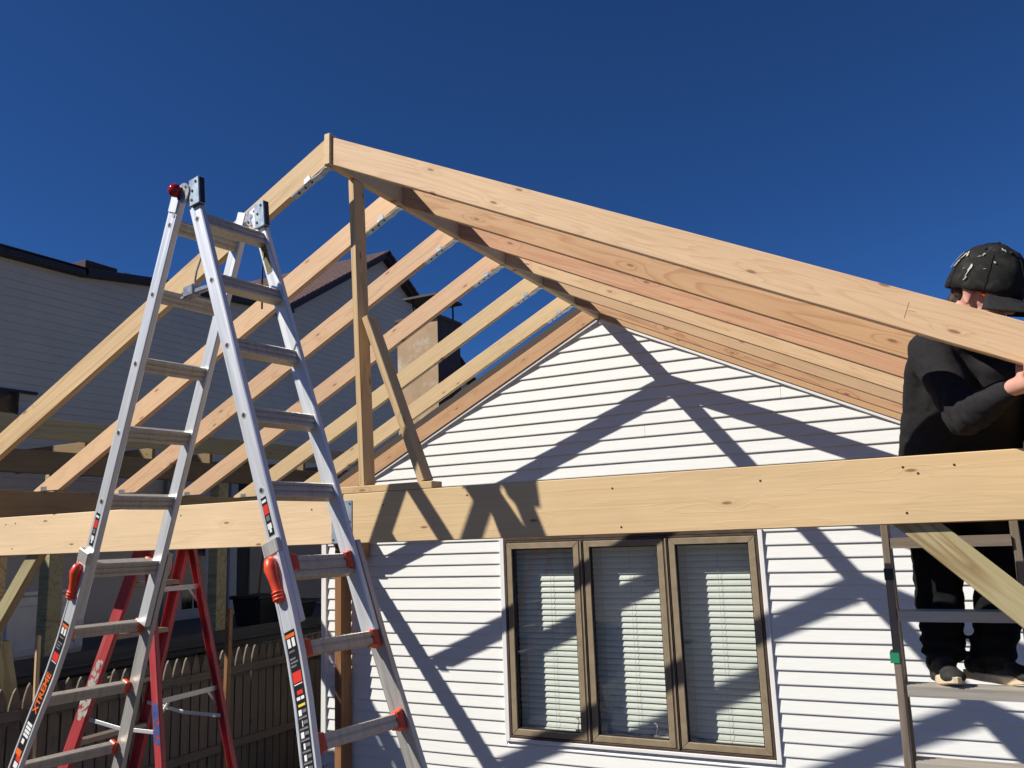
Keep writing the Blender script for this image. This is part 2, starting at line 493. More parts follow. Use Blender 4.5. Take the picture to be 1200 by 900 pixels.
for (a, c) in SASH:
    zb, zt = WZ0 + .024, WZ1 - .021
    zb2, zt2 = zb, zt
    # mitred sash bars
    for pts in ([(a, zb), (c, zb), (c - sw, zb + sw), (a + sw, zb + sw)], [(a, zt), (a + sw, zt - sw), (c - sw, zt - sw), (c, zt)],
                [(a, zb), (a + sw, zb + sw), (a + sw, zt - sw), (a, zt)], [(c, zb), (c, zt), (c - sw, zt - sw), (c - sw, zb + sw)]):
        cx = sum(p[0] for p in pts) / 4; cz = sum(p[1] for p in pts) / 4
        bm = bmesh.new(); prism(bm, [(x - cx, z - cz) for x, z in pts], -.03, .02); bev(bm, .004)
        new('sash_bar', bm, 'sash_tan', win, Matrix.Translation((cx, 0, cz)))
    g0 = a + sw; g1 = c - sw
    for lo, hi in (((g0, -.016, zb + sw), (g0 + .008, .012, zt - sw)), ((g1 - .008, -.016, zb + sw), (g1, .012, zt - sw)),
                   ((g0 + .008, -.016, zb + sw), (g1 - .008, .012, zb + sw + .008)), ((g0 + .008, -.016, zt - sw - .008), (g1 - .008, .012, zt - sw))):
        wpart('gasket', lo, hi, 'gasket_black')
    wpart('pane', (g0 + .004, -.004, zb + sw + .004), (g1 - .004, .0, zt - sw - .004), 'glass')
# cranks stand on the sill behind the first two panes
for xk in (-.40, .27):
    bm = bmesh.new()
    tube(bm, [(0, 0, 0), (0, -.004, .03), (.012, -.008, .05), (.012, -.012, .085)], .005, 6)
    bbox(bm, (-.02, -.012, -.012), (.02, .012, .002)); cyl(bm, (.012, -.012, .085), (-.012, -.012, .095), .007, seg=8)
    new('crank', bm, 'aluminium_worn', win, Matrix.Translation((xk, .045, WZ0 + .09)))
# white channel round the opening
for lo, hi in (((WX0 - TR, -.032, WZ0 - .03), (WX0, -.0, WZ1 + .03)), ((WX1, -.032, WZ0 - .03), (WX1 + TR - .008, -.0, WZ1 + .03)),
               ((WX0 + .001, -.0315, WZ0 - .03), (WX1 - .001, -.0, WZ0 - .001)), ((WX0 + .001, -.0315, WZ1 + .001), (WX1 - .001, -.0, WZ1 + .03))):
    wpart('window_trim', lo, hi, 'frame_brown' if lo[2] > WZ1 else 'trim_white', .004)
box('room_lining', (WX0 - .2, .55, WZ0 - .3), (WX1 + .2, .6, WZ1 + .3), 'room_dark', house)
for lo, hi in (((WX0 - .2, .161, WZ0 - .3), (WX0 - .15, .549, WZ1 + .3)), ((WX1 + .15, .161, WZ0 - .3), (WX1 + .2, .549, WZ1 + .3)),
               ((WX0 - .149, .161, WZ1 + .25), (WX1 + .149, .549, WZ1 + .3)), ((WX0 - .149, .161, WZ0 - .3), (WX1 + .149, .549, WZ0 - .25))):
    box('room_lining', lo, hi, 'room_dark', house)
# blinds, one per casement
PITCH = .0485
slat_me = {}
for i, (a, c) in enumerate(SASH):
    bl = thing('window_blind', ((a + c) / 2, .155, WZ1 - .02),
               ['white slatted blind behind the casement nearest the aluminium ladder', 'white slatted blind behind the middle casement', 'white slatted blind behind the casement nearest the man'][i], 'blind', 'blinds in the triple window')
    wdt = c - a - .012
    bm = bmesh.new(); bbox(bm, (-wdt / 2, -.026, -.001), (wdt / 2, .026, .001))
    bmesh.ops.subdivide_edges(bm, edges=[e for e in bm.edges if abs(e.verts[0].co.y - e.verts[1].co.y) > .02], cuts=2)
    for v in bm.verts: v.co.z += .004 * (1 - (v.co.y / .026) ** 2)
    me = mesh_of(bm, 'slat', 'blind_white')
    box('head_rail', ((a + c) / 2 - wdt / 2, .125, WZ1 - .06), ((a + c) / 2 + wdt / 2, .185, WZ1 - .02), 'blind_white', bl, .004)
    z = WZ1 - .085; k = 0
    while z > WZ0 + .05:
        T = Matrix.Translation(((a + c) / 2, .155, z)) @ Matrix.Rotation(R(69 + random.uniform(-2.5, 2.5)), 4, 'X') @ Matrix.Rotation(random.uniform(-.002, .002), 4, 'Y')
        new('slat', me, None, bl, T)
        z -= PITCH; k += 1
    box('bottom_rail', ((a + c) / 2 - wdt / 2, .135, z - .005), ((a + c) / 2 + wdt / 2, .175, z + .018), 'blind_white', bl, .004)
    for fx in (.12, .5, .9):
        xx = a + .006 + wdt * fx
        bm = bmesh.new(); cyl(bm, (xx, .128, WZ1 - .05), (xx, .128, z), .0014, seg=5)
        new('cord', bm, 'cord_white', bl)

# ================================================================== CHIMNEY beyond the left slope
ch = thing('chimney', (-2.9, 1.8, -2.5), 'tan stuccoed chimney with dark metal cap beyond the left roof edge', 'chimney')
bm = bmesh.new(); bbox(bm, (-.285, -.26, -1.6), (.285, .26, 1.6)); 
bmesh.ops.subdivide_edges(bm, edges=bm.edges[:], cuts=5, use_grid_fill=True)
for v in bm.verts:
    if abs(v.co.x) > .28 or abs(v.co.y) > .255: v.co += .006 * noise.noise_vector(v.co * 4)
for f in bm.faces:
    f.material_index = 1 if f.calc_center_median().x > .27 and abs(f.normal.x) > .5 else 0
bmesh.ops.recalc_face_normals(bm, faces=bm.faces)
for f in bm.faces: f.material_index = 0 if f.normal.y < -.5 else 1  # sunny front keeps the stucco, every other face takes the painted shade
new('stack', bm, ['stucco', 'stack_shade'], ch, Matrix.Translation((-2.885, 1.765, -.86)))
box('crown', (-3.19, 1.47, .74), (-2.58, 2.06, .79), 'stack_shade', ch, .01)
bm = bmesh.new()
for sx in (-1, 1):
    for sy in (-1, 1): cyl(bm, (sx * .16, sy * .2, -.3), (sx * .16, sy * .2, -.02), .012, seg=6)
new('cap_leg', bm, 'dark_trim', ch, Matrix.Translation((-2.82, 1.77, 1.06)))
bm = bmesh.new()
vs = [bm.verts.new(p) for p in ((-.24, -.3, 0), (.24, -.3, 0), (.24, .3, 0), (-.24, .3, 0), (-.1, 0, .1), (.1, 0, .1), (-.24, -.3, -.025), (.24, -.3, -.025), (.24, .3, -.025), (-.24, .3, -.025))]
for f in ((0, 1, 5, 4), (1, 2, 5), (2, 3, 4, 5), (3, 0, 4), (6, 7, 1, 0), (7, 8, 2, 1), (8, 9, 3, 2), (9, 6, 0, 3), (9, 8, 7, 6)): bm.faces.new([vs[i] for i in f])
new('rain_cap', bm, 'dark_trim', ch, Matrix.Translation((-2.82, 1.77, 1.04)))

# ================================================================== PORCH ROOF FRAME
def YN(n): return -(.5698 + .6096 * (5 - n))
SEAT = -1.414
porch = thing('porch_frame', (0, -1.7, GZ), 'new timber porch roof frame with open rafters in front of the gable', 'roof frame')
lumber('ridge_board', (0, YN(0) - .014, .076), (0, -.02, .076), .038, .164, 'fir', porch)
def rafter(n, side):
    s_, z_ = (SL, ZL) if side < 0 else (SR, ZR)
    jig = [0, .0, .0, .006, -.004, .003, 0][n] if n < 7 else 0
    u0, u1 = .0195, 3.07 + jig
    ub = (z_ - HV - SEAT) / s_
    pts = [(u0, z_ - s_ * u0), (u1, z_ - s_ * u1), (u1, SEAT), (ub, SEAT), (u0, z_ - HV - s_ * u0)]
    if n == 0 and side < 0:
        pts = [(u0, z_ - s_ * u0), (2.56, z_ - s_ * 2.56), (2.56, z_ - HV - s_ * 2.56), (u0, z_ - HV - s_ * u0)]
    th = math.atan(s_)
    c = V((side * 1.5, 0, z_ - HV / 2 - s_ * 1.5))
    x = V((side * math.cos(th), 0, -math.sin(th))); z = V((side * math.sin(th), 0, math.cos(th)))
    if side < 0: x = -x; 
    z = V((0, 0, 1)); z = (z - x * z.dot(x)).normalized(); y = z.cross(x)
    bm = bmesh.new()
    loc = []
    for u, zz in pts:
        d = V((side * u, 0, zz)) - c
        loc.append((d.dot(x), d.dot(z)))
    prism(bm, loc, -.019, .019)
    bev(bm, .0035)
    Y = YN(n) + .019 if n < 6 else -.024
    c = V((c.x, Y, c.z))
    mat = (['stud_wood', 'fir_pink', 'fir_pink', 'fir_pink', 'fir', 'fir', 'fir_brown'] if side < 0 else
           ['fir', 'fir_red', 'fir_red', 'fir_pink', 'stud_wood', 'fir_brown', 'fir_red'])[n]
    return new('rafter', bm, mat, porch, axes(c, x, y, z))
for n in range(7):
    for sd in (-1, 1): rafter(n, sd)
bm = bmesh.new()
bbox(bm, (-.0008, -.0004, -.028), (.0008, .0004, .028)); bbox(bm, (.004, -.0004, -.0006), (.03, .0004, .0006))
new('pencil_mark', bm, 'fir_brown', porch, Matrix.Translation((2.462, YN(0) - .0006, -1.128)) @ Matrix.Rotation(R(22), 4, 'Y'))
# sloped metal ties under the ridge joint, one at every pair
for n in range(6):
    for sd, s_, z_ in ((-1, SL, ZL),):
        Y = YN(n) + .019
        bm = bmesh.new()
        prof = [(0.0, -.012), (.03, -.014), (.06, z_ - HV - s_ * .06 - .012), (.10, z_ - HV - s_ * .10 - .005), (.24, z_ - HV - s_ * .24 - .003)]
        for i in range(4):
            (u0, a0), (u1, a1) = prof[i], prof[i + 1]
            va = [bm.verts.new((sd * u, yy, zz + dz)) for (u, zz) in ((u0, a0), (u1, a1)) for yy in (-.020, .020) for dz in (0, .0025)]
            for f in ((0, 1, 3, 2), (4, 6, 7, 5), (0, 4, 5, 1), (2, 3, 7, 6), (0, 2, 6, 4), (1, 5, 7, 3)): bm.faces.new([va[i] for i in f])
        # side flange on the rafter face
        if sd < 0:
            fl = [(.11, z_ - HV - s_ * .11 - .002), (.155, z_ - HV - s_ * .155 - .002), (.15, z_ - HV - s_ * .15 + .026), (.12, z_ - HV - s_ * .12 + .028)]
            prism(bm, [(sd * u, zz) for u, zz in fl], -.0225, -.0207)
        for uu in (.12, .16, .2):
            zz = z_ - HV - s_ * uu - .004
            cyl(bm, (sd * uu, 0, zz), (sd * uu, 0, zz - .003), .007, seg=6, mi=1)
        new('rafter_tie', bm, ['galvanised', 'dark_trim'], porch, Matrix.Translation((0, Y, 0)))
# front beam: two plies, spliced
YB, ZBT, ZBB = -3.376, -1.599, -1.836
bz = (ZBT + ZBB) / 2; bh = ZBT - ZBB
lumber('beam', (-3.13, YB + .019, bz), (-.108, YB + .019, bz), .038, bh, 'spruce_pale', porch, bevel=.003)
lumber('beam', (-.104, YB + .019, bz), (3.13, YB + .019, bz), .038, bh, 'beam_wood', porch, bevel=.003)
lumber('beam', (-3.13, YB + .058, bz - .001), (3.13, YB + .058, bz - .001), .038, bh, 'fir', porch, bevel=.003)
bm = bmesh.new(); bbox(bm, (-.062, -.0015, -.102), (.062, .0015, .102)); bev(bm, .001)
for sx in (-1, 1):
    for zz in (-.085, 0, .085): cyl(bm, (sx * .05, -.004, zz), (sx * .05, 0, zz), .005, seg=8, mi=1)
new('splice_plate', bm, ['plate_blue', 'dark_trim'], porch, Matrix.Translation((-.11, YB - .0025, -1.731)))
# nail heads in the beam face
bm = bmesh.new()
for xx in (-2.75, -2.68, -1.9, -1.2, -.3, .12, .6, 1.3, 2.38, 2.42, 1.9, 2.55):
    for dz in (.03, -.03) if random.random() < .5 else (.02,):
        zz = ZBB + .04 if dz < 0 else ZBT - .05
        jx, jz = xx + random.uniform(-.02, .02), zz + random.uniform(-.015, .015)
        cyl(bm, (jx, YB - .0012, jz), (jx, YB + .001, jz), .0045, seg=6)
nl = new('nail', bm, 'dark_trim', porch); nl['kind'] = 'stuff'
# side plates on top of the beam ends
for sx in (-1, 1):
    zc = (SEAT + ZBT) / 2 + .0005; hh = SEAT - ZBT - .001
    x_in = sx * 2.985
    yf = YB + .002 if sx < 0 else -3.64
    lumber('top_plate', (sx * (2.958 if sx < 0 else 2.86), yf, zc - .002), (sx * (2.958 if sx < 0 else 2.86), -2.08, zc - .002), .05 if sx < 0 else .12, hh - .004, 'treated_dark' if sx < 0 else 'stud_wood', porch)
    lumber('top_plate', (sx * 3.02, yf - .001, zc), (sx * 3.02, -.03, zc), .06, hh, 'treated_dark', porch)
    # little metal clips at the rafter seats
    for n in range(1, 6):
        bm = bmesh.new(); bbox(bm, (-.045, -.022, .0), (.045, .03, .002)); bbox(bm, (-.03, -.0225, .0), (.03, -.0195, .028))
        new('seat_clip', bm, 'galvanised', porch, Matrix.Translation((sx * 2.93, YN(n), SEAT + .001)))
    # corner posts, house posts
    box('post', (sx * 3.02 - .07, YB + .005, GZ), (sx * 3.02 + .07, YB + .145, ZBB - .001) if False else (sx * 3.02 + .07, YB + .145, ZBB - .002), 'treated', porch, .006)
    # knee braces
lumber('knee_brace', (2.36, YB + .044, -1.79), (3.0, YB + .044, -2.42), .036, .108, 'treated', porch, bevel=.003)
lumber('knee_brace', (-2.47, YB + .052, -1.79), (-3.0, YB + .052, -2.42), .055, .09, 'treated', porch, bevel=.003)
# post and block against the house wall
bm = bmesh.new(); bbox(bm, (-1.15, -.075, -.04), (1.15, .075, .04)); bev(bm, .004)
new('post', bm, 'post_brown', porch, axes((-2.695, -.125, GZ + 1.15), (0, 0, 1), (0, 1, 0), (-1, 0, 0)))
lumber('post', (-2.695, -.125, GZ + 2.301), (-2.695, -.125, SEAT - .3), .15, .08, 'post_brown', porch, up=(1, 0, 0))
box('block', (-2.62, -.16, -1.99), (-2.44, -.05, -1.78), 'post_brown', porch, .004)
lumber('ledger', (-2.98, -.11, -1.68), (-2.5, -.11, -1.68), .05, .16, 'treated_dark', porch)
# king stud, scrap plate and temporary brace on the beam
lumber('scrap_plate', (-.15, YB + .045, ZBT + .018), (.41, YB + .045, ZBT + .018), .089, .034, 'stud_wood', porch, bevel=.003)
kx = V((.004, -3.36, ZBT + .0355)); kt = V((-.004, -3.43, -.008))
lumber('king_stud', (kx + V((.0, .035, 0))), (kt + V((.0, .035, 0))), .034, .089, 'stud_wood', porch, up=(0, 1, 0), bevel=.003)
lumber('temporary_brace', (.345, YB + .05, ZBT + .038), (.06, YB - .0, -.735), .036, .085, 'stud_wood', porch, up=(0, 1, 0), bevel=.003)

# ================================================================== ALUMINIUM ARTICULATED LADDER
H = V((-.205, -4.294, -.226)); yaw = 1.442; TA, TB, LW = .351, .365, .331
la = V((math.cos(yaw), math.sin(yaw), 0)); lb = V((-math.sin(yaw), math.cos(yaw), 0)); UZ = V((0, 0, 1))
lad = thing('articulated_ladder', (-.2, -4.13, GZ), 'tall aluminium folding ladder standing open with red locks and stickers', 'ladder')
RD = {'A': (lb * math.sin(TA) - UZ * math.cos(TA)).normalized(), 'B': (-lb * math.sin(TB) - UZ * math.cos(TB)).normalized()}
D0 = {'A': .263, 'B': .287}
def lframe(side, d=0.0, far=0.0, off=0.0):
    x = RD[side]; y = la; z = x.cross(y).normalized()
    return axes(H + x * d + la * (LW * far + off), x, y, z)
RW, RT = .070, .028      # rail face width and thickness
for side in 'AB':
    for far in (0, 1):
        d0 = .15; d1 = 2.07 if far else 2.0
        bm = bmesh.new(); bbox(bm, (d0, -RT / 2, -RW / 2), (d1, RT / 2, RW / 2)); bev(bm, .004)
        rail = new('rail', bm, 'aluminium', lad, lframe(side, 0, far))
        # lock holes in the web
        for k in range(5 if far == 0 else 0):
            dd = D0[side] + .305 * k
            bm = bmesh.new()
            cyl(bm, (dd, -RT / 2 - .0015, 0), (dd, -RT / 2 + .001, 0), .0125, seg=14, mi=0)
            cyl(bm, (dd, -RT / 2 - .0022, 0), (dd, -RT / 2 - .0005, 0), .0085, seg=12, mi=1)
            new('lock_hole', bm, ['aluminium_worn', 'gasket_black'], rail, lframe(side, 0, far))
        if far == 0:
            bm = bmesh.new()
            for dd, zz in ((.165, .015), (.19, -.015), (.22, .015)): cyl(bm, (dd, -RT / 2 - .003, zz), (dd, -RT / 2 + .001, zz), .009, .010, seg=10)
            new('rivet', bm, 'aluminium_worn', rail, lframe(side, 0, far))
    # ribbed inner rungs
    zi = 1 if side == 'A' else -1
    rm = None
    prof = [(-.031, -.02), (-.031, .016), (-.026, .02), (-.016, .02), (-.014, .015), (-.008, .015), (-.006, .02), (.006, .02), (.008, .015), (.014, .015), (.016, .02), (.026, .02), (.031, .016), (.031, -.02), (.012, -.02), (.010, -.015), (-.010, -.015), (-.012, -.02)]
    for k in range(6):
        if rm is None:
            bm = bmesh.new()
            a = [bm.verts.new((px, RT / 2 + .001, pz)) for px, pz in prof]; c = [bm.verts.new((px, LW - RT / 2 - .001, pz)) for px, pz in prof]
            bm.faces.new(a); bm.faces.new(c[::-1])
            for i in range(len(prof)): bm.faces.new((a[i], c[i], c[(i + 1) % len(prof)], a[(i + 1) % len(prof)]))
            rm = mesh_of(bm, 'rung', 'aluminium_rung')
        new('rung', rm, None, lad, lframe(side, D0[side] + .305 * k))
    # flared outer section
    path = [(1.72, .0), (1.95, .0), (2.1, .006), (2.25, .02), (2.45, .05), (2.75, .09), (3.3, .135), (4.14, .19)]
    for far in (0, 1):
        sg = 1 if far else -1
        o0 = sg * (RT / 2 + .0125)
        bm = bmesh.new()
        OW = .075
        # channel section: two proud lips and a recessed field (y outward, z across)
        q = [(-.011, -OW / 2), (.011, -OW / 2), (.011, -OW / 2 + .009), (.0085, -OW / 2 + .011), (.0085, OW / 2 - .011), (.011, OW / 2 - .009), (.011, OW / 2), (-.011, OW / 2)]
        rings = []
        for d, off in path:
            rings.append([bm.verts.new((d, o0 + sg * (off * (.3 if far else 1) + py), pz)) for py, pz in q])
        for i in range(len(rings) - 1):
            for j in range(len(q)): bm.faces.new((rings[i][j], rings[i][(j + 1) % len(q)], rings[i + 1][(j + 1) % len(q)], rings[i + 1][j]))
        bm.faces.new(rings[0]); bm.faces.new(rings[-1][::-1])
        orl = new('outer_rail', bm, 'aluminium' if far == 0 else 'aluminium_worn', lad, lframe(side, 0, far))
        # rubber foot
        bm = bmesh.new(); fo = sg * .19 * (.3 if far else 1)
        bbox(bm, (4.12, o0 + fo - .025, -.06), (4.20, o0 + fo + .025, .06)); bev(bm, .008)
        new('foot', bm, 'black_plastic', orl, lframe(side, 0, far))
    # outer rungs with red corner pieces
    def offat(d):
        for (a0, b0), (a1, b1) in zip(path, path[1:]):
            if a0 <= d <= a1: return b0 + (b1 - b0) * (d - a0) / (a1 - a0)
        return path[-1][1]
    for k in range(9):
        d = 1.79 + .3 * k
        if d > 4.0: break
        o_ = offat(d)
        bm = bmesh.new()
        y0, y1 = -o_ + (.0145 if k < 1 else -.013), LW + o_ * .3 - (.0145 if k < 1 else -.013)
        zsh = (-.04 if side == 'A' else .006)
        pts2 = [(-.024, -.014), (-.02, -.018), (.02, -.018), (.024, -.014), (.024, .014), (.02, .018), (.004, .018), (.002, .015), (-.002, .015), (-.004, .018), (-.02, .018), (-.024, .014)]
        a = [bm.verts.new((px, y0, pz)) for px, pz in pts2]; c = [bm.verts.new((px, y1, pz)) for px, pz in pts2]
        bm.faces.new(a); bm.faces.new(c[::-1])
        for i in range(len(pts2)): bm.faces.new((a[i], c[i], c[(i + 1) % len(pts2)], a[(i + 1) % len(pts2)]))
        rg = new('outer_rung', bm, 'aluminium_rung', lad, lframe(side, d) @ Matrix.Translation((0, 0, zsh)))
        for yy, sg in ((y0, 1), (y1, -1)):
            bm = bmesh.new()
            kk = .62 if side == 'A' and sg < 0 else 1.0
            A_ = [(-.039, -.022), (.039, -.022), (.039, .022), (-.039, .022)]; B_ = [(-.028, -.022), (.028, -.022), (.028, .022), (-.028, .022)]
            C_ = [(-.03, -.023), (.03, -.023), (.03, .023), (-.03, .023)]
            r1_ = [[bm.verts.new((px * max(kk, .028 / .039) if P_ is A_ else px, yy + sg * dd * kk, pz)) for px, pz in P_] for P_, dd in ((A_, .0), (C_, .022), (B_, .040))]
            bm.faces.new(r1_[0]); bm.faces.new(r1_[-1][::-1])
            for i in range(2):
                for j in range(4): bm.faces.new((r1_[i][j], r1_[i][(j + 1) % 4], r1_[i + 1][(j + 1) % 4], r1_[i + 1][j]))
            bev(bm, .005)
            new('corner_bracket', bm, 'red_plastic', rg, lframe(side, d) @ Matrix.Translation((0, 0, zsh)))
    # red lock handles on the outer rails
    for far in (0, 1):
        sg = 1 if far else -1
        zo = .03 if side == 'B' else -.03           # towards -X for both legs
        if far: zo = -zo
        bm = bmesh.new()
        zo = -.040 if side == 'A' else -.040
        # handle: rounded grip, bulb on top, ridges at the tail
        x_dir = -1
        pts = [(1.765, sg * .035), (1.775, sg * .045), (1.80, sg * .05), (1.84, sg * .045), (1.88, sg * .042), (1.905, sg * .045), (1.92, sg * .04)]
        pr = [.014, .022, .024, .0195, .018, .020, .012]
        wz = lb.dot(lframe(side).col[2].to_3d())    # sign so that the grip sits on the -X edge
        zc = .004 * (1 if lframe(side).col[2].x < 0 else -1)
        tube(bm, [(a0, b0, zc * (1 + .25 * i / 6)) for i, (a0, b0) in enumerate(pts)], pr, 12)
        for rr in (1.885, 1.897, 1.909): tube(bm, [(rr - .003, sg * .044, zc * 1.2), (rr + .003, sg * .044, zc * 1.2)], .021, 12)
        bbox(bm, (1.77, min(sg * .018, sg * .034), -.03), (1.88, max(sg * .018, sg * .034), .03))
        new('lock_handle', bm, 'red_plastic', lad, lframe(side, 0, far), smooth=True)
    bm = bmesh.new(); bbox(bm, (1.70, -RT / 2 - .026, -.04), (1.755, -RT / 2 - .0005, .04)); bev(bm, .004)
    new('collar', bm, 'aluminium_worn', lad, lframe(side))
# hinges
for far in (0, 1):
    hp = H + la * (LW * far) + UZ * -.14 + lb * -.028
    y0 = -.03 if far == 0 else -.012
    F = axes(hp + la * y0, lb * -1, la, UZ)
    bm = bmesh.new()
    cyl(bm, (0, -.006, 0), (0, .006, 0), .042, seg=20); cyl(bm, (0, .007, 0), (0, .03, 0), .034, seg=20, mi=1)
    cyl(bm, (0, -.01, 0), (0, -.006, 0), .012, seg=10)
    cyl(bm, (.02, -.009, .02), (.02, -.005, .02), .006, seg=8, mi=1); cyl(bm, (-.02, -.009, -.022), (-.02, -.005, -.022), .006, seg=8, mi=1)
    hg = new('hinge', bm, ['galvanised', 'dark_trim'], lad, F)
    for side in 'AB':
        bm = bmesh.new(); bbox(bm, (.11, -RT / 2 - .006, -.03), (.21, -RT / 2 - .0005, .03)); bev(bm, .003)
        new('hinge_strap', bm, 'aluminium', hg, lframe(side, 0, far))
    # end plate standing over the right leg
    e = RD['B']; ez_ = e.cross(la).normalized()
    bm = bmesh.new(); bbox(bm, (-.055, -.006, -.034), (.065, -.002, .03)); bbox(bm, (-.055, -.0015, -.034), (.065, .026, .03), mi=1); bev(bm, .002)
    for dd, zz in ((-.035, .012), (.04, -.018), (.0, -.012)): cyl(bm, (dd, -.009, zz), (dd, -.005, zz), .006, seg=8, mi=1)
    new('end_plate', bm, ['plate_blue', 'black_plastic'], hg, axes(H + la * (LW * far - .024) + lb * -.098 + UZ * -.145, (e * .96 + lb * .25).normalized(), la, (e * .96 + lb * .25).normalized().cross(la)))
    if far == 0:
        bm = bmesh.new(); bmesh.ops.create_uvsphere(bm, u_segments=20, v_segments=12, radius=.029)
        cyl(bm, (0, 0, 0), (0, .04, 0), .012, seg=10)
        new('knob', bm, 'red_knob', hg, axes(hp + la * -.052 + lb * .03 + UZ * .012, lb, la, UZ), smooth=True)
# leveller clip at the second hole, with its cable
bm = bmesh.new()
bbox(bm, (-.16, -.012, -.01), (0, .012, .01)); bbox(bm, (-.215, -.02, -.016), (-.15, .02, .03)); bbox(bm, (-.24, -.016, -.02), (-.2, .016, -.006)); bev(bm, .003)
tube(bm, [(-.165, 0, .03), (-.15, 0, .09), (-.11, 0, .16), (-.09, 0, .22)], .004, 6)
new('spring_clip', bm, 'galvanised', lad, axes(H + RD['B'] * .60 + la * .02, (-lb + UZ * .05).normalized(), la, UZ))
bm = bmesh.new()
tube(bm, [H + la * LW + RD['B'] * .36 + la * -.02, H + la * LW + RD['B'] * .42 + lb * .06, H + la * LW + RD['B'] * .62 + lb * .13], .004, 6)
new('cable', bm, 'dark_trim', lad)
# stickers
def sticker(side, d0, d1, wid, blocks, far=0, tilt=True):
    base = -RT / 2 - .0125 - .0085 if d0 > 1.75 else -RT / 2
    def yb(d):
        if d0 <= 1.75: return base
        for (a0, b0), (a1, b1) in zip(path, path[1:]):
            if a0 <= d <= a1: return base - (b0 + (b1 - b0) * (d - a0) / (a1 - a0))
    bm = bmesh.new()
    def strip(a, c, z0, z1, lift, mi):
        n_ = max(1, int((c - a) / .05)); pr = None
        for i in range(n_ + 1):
            d = a + (c - a) * i / n_
            v = [bm.verts.new((d, yb(d) - lift, z0)), bm.verts.new((d, yb(d) - lift, z1))]
            if pr: bm.faces.new((pr[0], pr[1], v[1], v[0])).material_index = mi
            pr = v
    strip(d0, d1, -wid / 2, wid / 2, .0011, 0)
    for (a, c, z0, z1, mi) in blocks: strip(a, c, z0 * wid, z1 * wid, .0016, mi)
    return new('sticker', bm, ['sticker_black', 'print_white', 'print_red', 'print_grey', 'print_yellow', 'print_orange'], lad, lframe(side, 0, far))
rnd = random.Random(8)
def warn(d):
    return [(d, d + .012, -.45, .45, 5), (d + .016, d + .045, -.36, -.06, 1), (d + .016, d + .045, .08, .36, 1)]
def lines(d, n_):
    return [(d + .012 * i, d + .012 * i + .006, -.4, rnd.uniform(.1, .42), 3) for i in range(n_)]
bl_ = warn(2.03) + lines(2.085, 5) + [(2.155, 2.19, -.42, .42, 2), (2.194, 2.197, -.4, .4, 1), (2.215, 2.228, -.25, .3, 2), (2.235, 2.252, -.36, -.02, 1), (2.235, 2.252, .05, .36, 1), (2.258, 2.266, -.3, .36, 4)]
d = 2.275
while d < 2.46:
    bl_ += [(d, d + .018, -.42 + rnd.uniform(0, .3), -.05, 1), (d + .002, d + .012, .02, .4, 3), (d + .022, d + .028, -.4, .4, 3)]
    d += .034
bl_ += [(2.47, 2.62, -.5, .5, 2)]
sticker('B', 2.02, 2.62, .051, bl_)
bl_ = warn(2.03) + lines(2.085, 5) + [(2.155, 2.19, -.42, .42, 2), (2.194, 2.197, -.4, .4, 1)]
bl_ += [(2.46, 2.472, -.4, .4, 1), (2.476, 2.488, -.4, .4, 1), (2.492, 2.504, -.4, .4, 1), (2.508, 2.52, -.4, .4, 1), (2.53, 2.55, -.3, .1, 1),
        (2.575, 2.60, -.5, .3, 5), (2.6, 2.62, -.2, .5, 2), (2.625, 2.65, -.2, .4, 1), (2.66, 2.685, -.5, .5, 2), (2.685, 2.95, -.5, -.38, 2), (2.685, 2.95, .38, .5, 2)]
sticker('A', 2.02, 3.0, .051, bl_)
for sd in 'AB':
    sticker(sd, 1.535, 1.68, .03, [(1.545, 1.555, -.4, .4, 1), (1.565, 1.60, -.45, .45, 2), (1.605, 1.625, -.3, .3, 3), (1.635, 1.655, -.36, .36, 1), (1.655, 1.668, -.18, .18, 1)])
# label on the far right rail
bm = bmesh.new(); bbox(bm, (.30, -RT / 2 - .0012, -.022), (.46, -RT / 2 - .0003, .012))
new('sticker', bm, 'olive_label', lad, lframe('B', 0, 1))
def lettering(side, txt, dc, size, mat, z=0.0, bold=.0):
    me = text_mesh(txt, size, mat, .0002, bold)
    dd = dc
    off = 0
    for (a0, b0), (a1, b1) in zip(path, path[1:]):
        if a0 <= dd <= a1:
            off = b0 + (b1 - b0) * (dd - a0) / (a1 - a0); sl = (b1 - b0) / (a1 - a0)
    F = lframe(side)
    x, y, zz = F.col[0].to_3d(), F.col[1].to_3d(), F.col[2].to_3d()
    org = F.translation + x * dd + y * (-RT / 2 - .0125 - .0085 - off - .0024)
    x2 = (x - y * sl).normalized()
    tx = -x2                        # reads upwards
    tz = (-y + x * -sl).normalized()     # out of the face
    ty = tz.cross(tx)
    o = new('lettering', me, None, lad, axes(org, tx, ty, tz))
    return o
lettering('A', 'XTREME', 2.33, .047, 'print_orange', bold=.0012)
lettering('A', 'Revolution', 2.83, .045, 'print_white', bold=.0012)

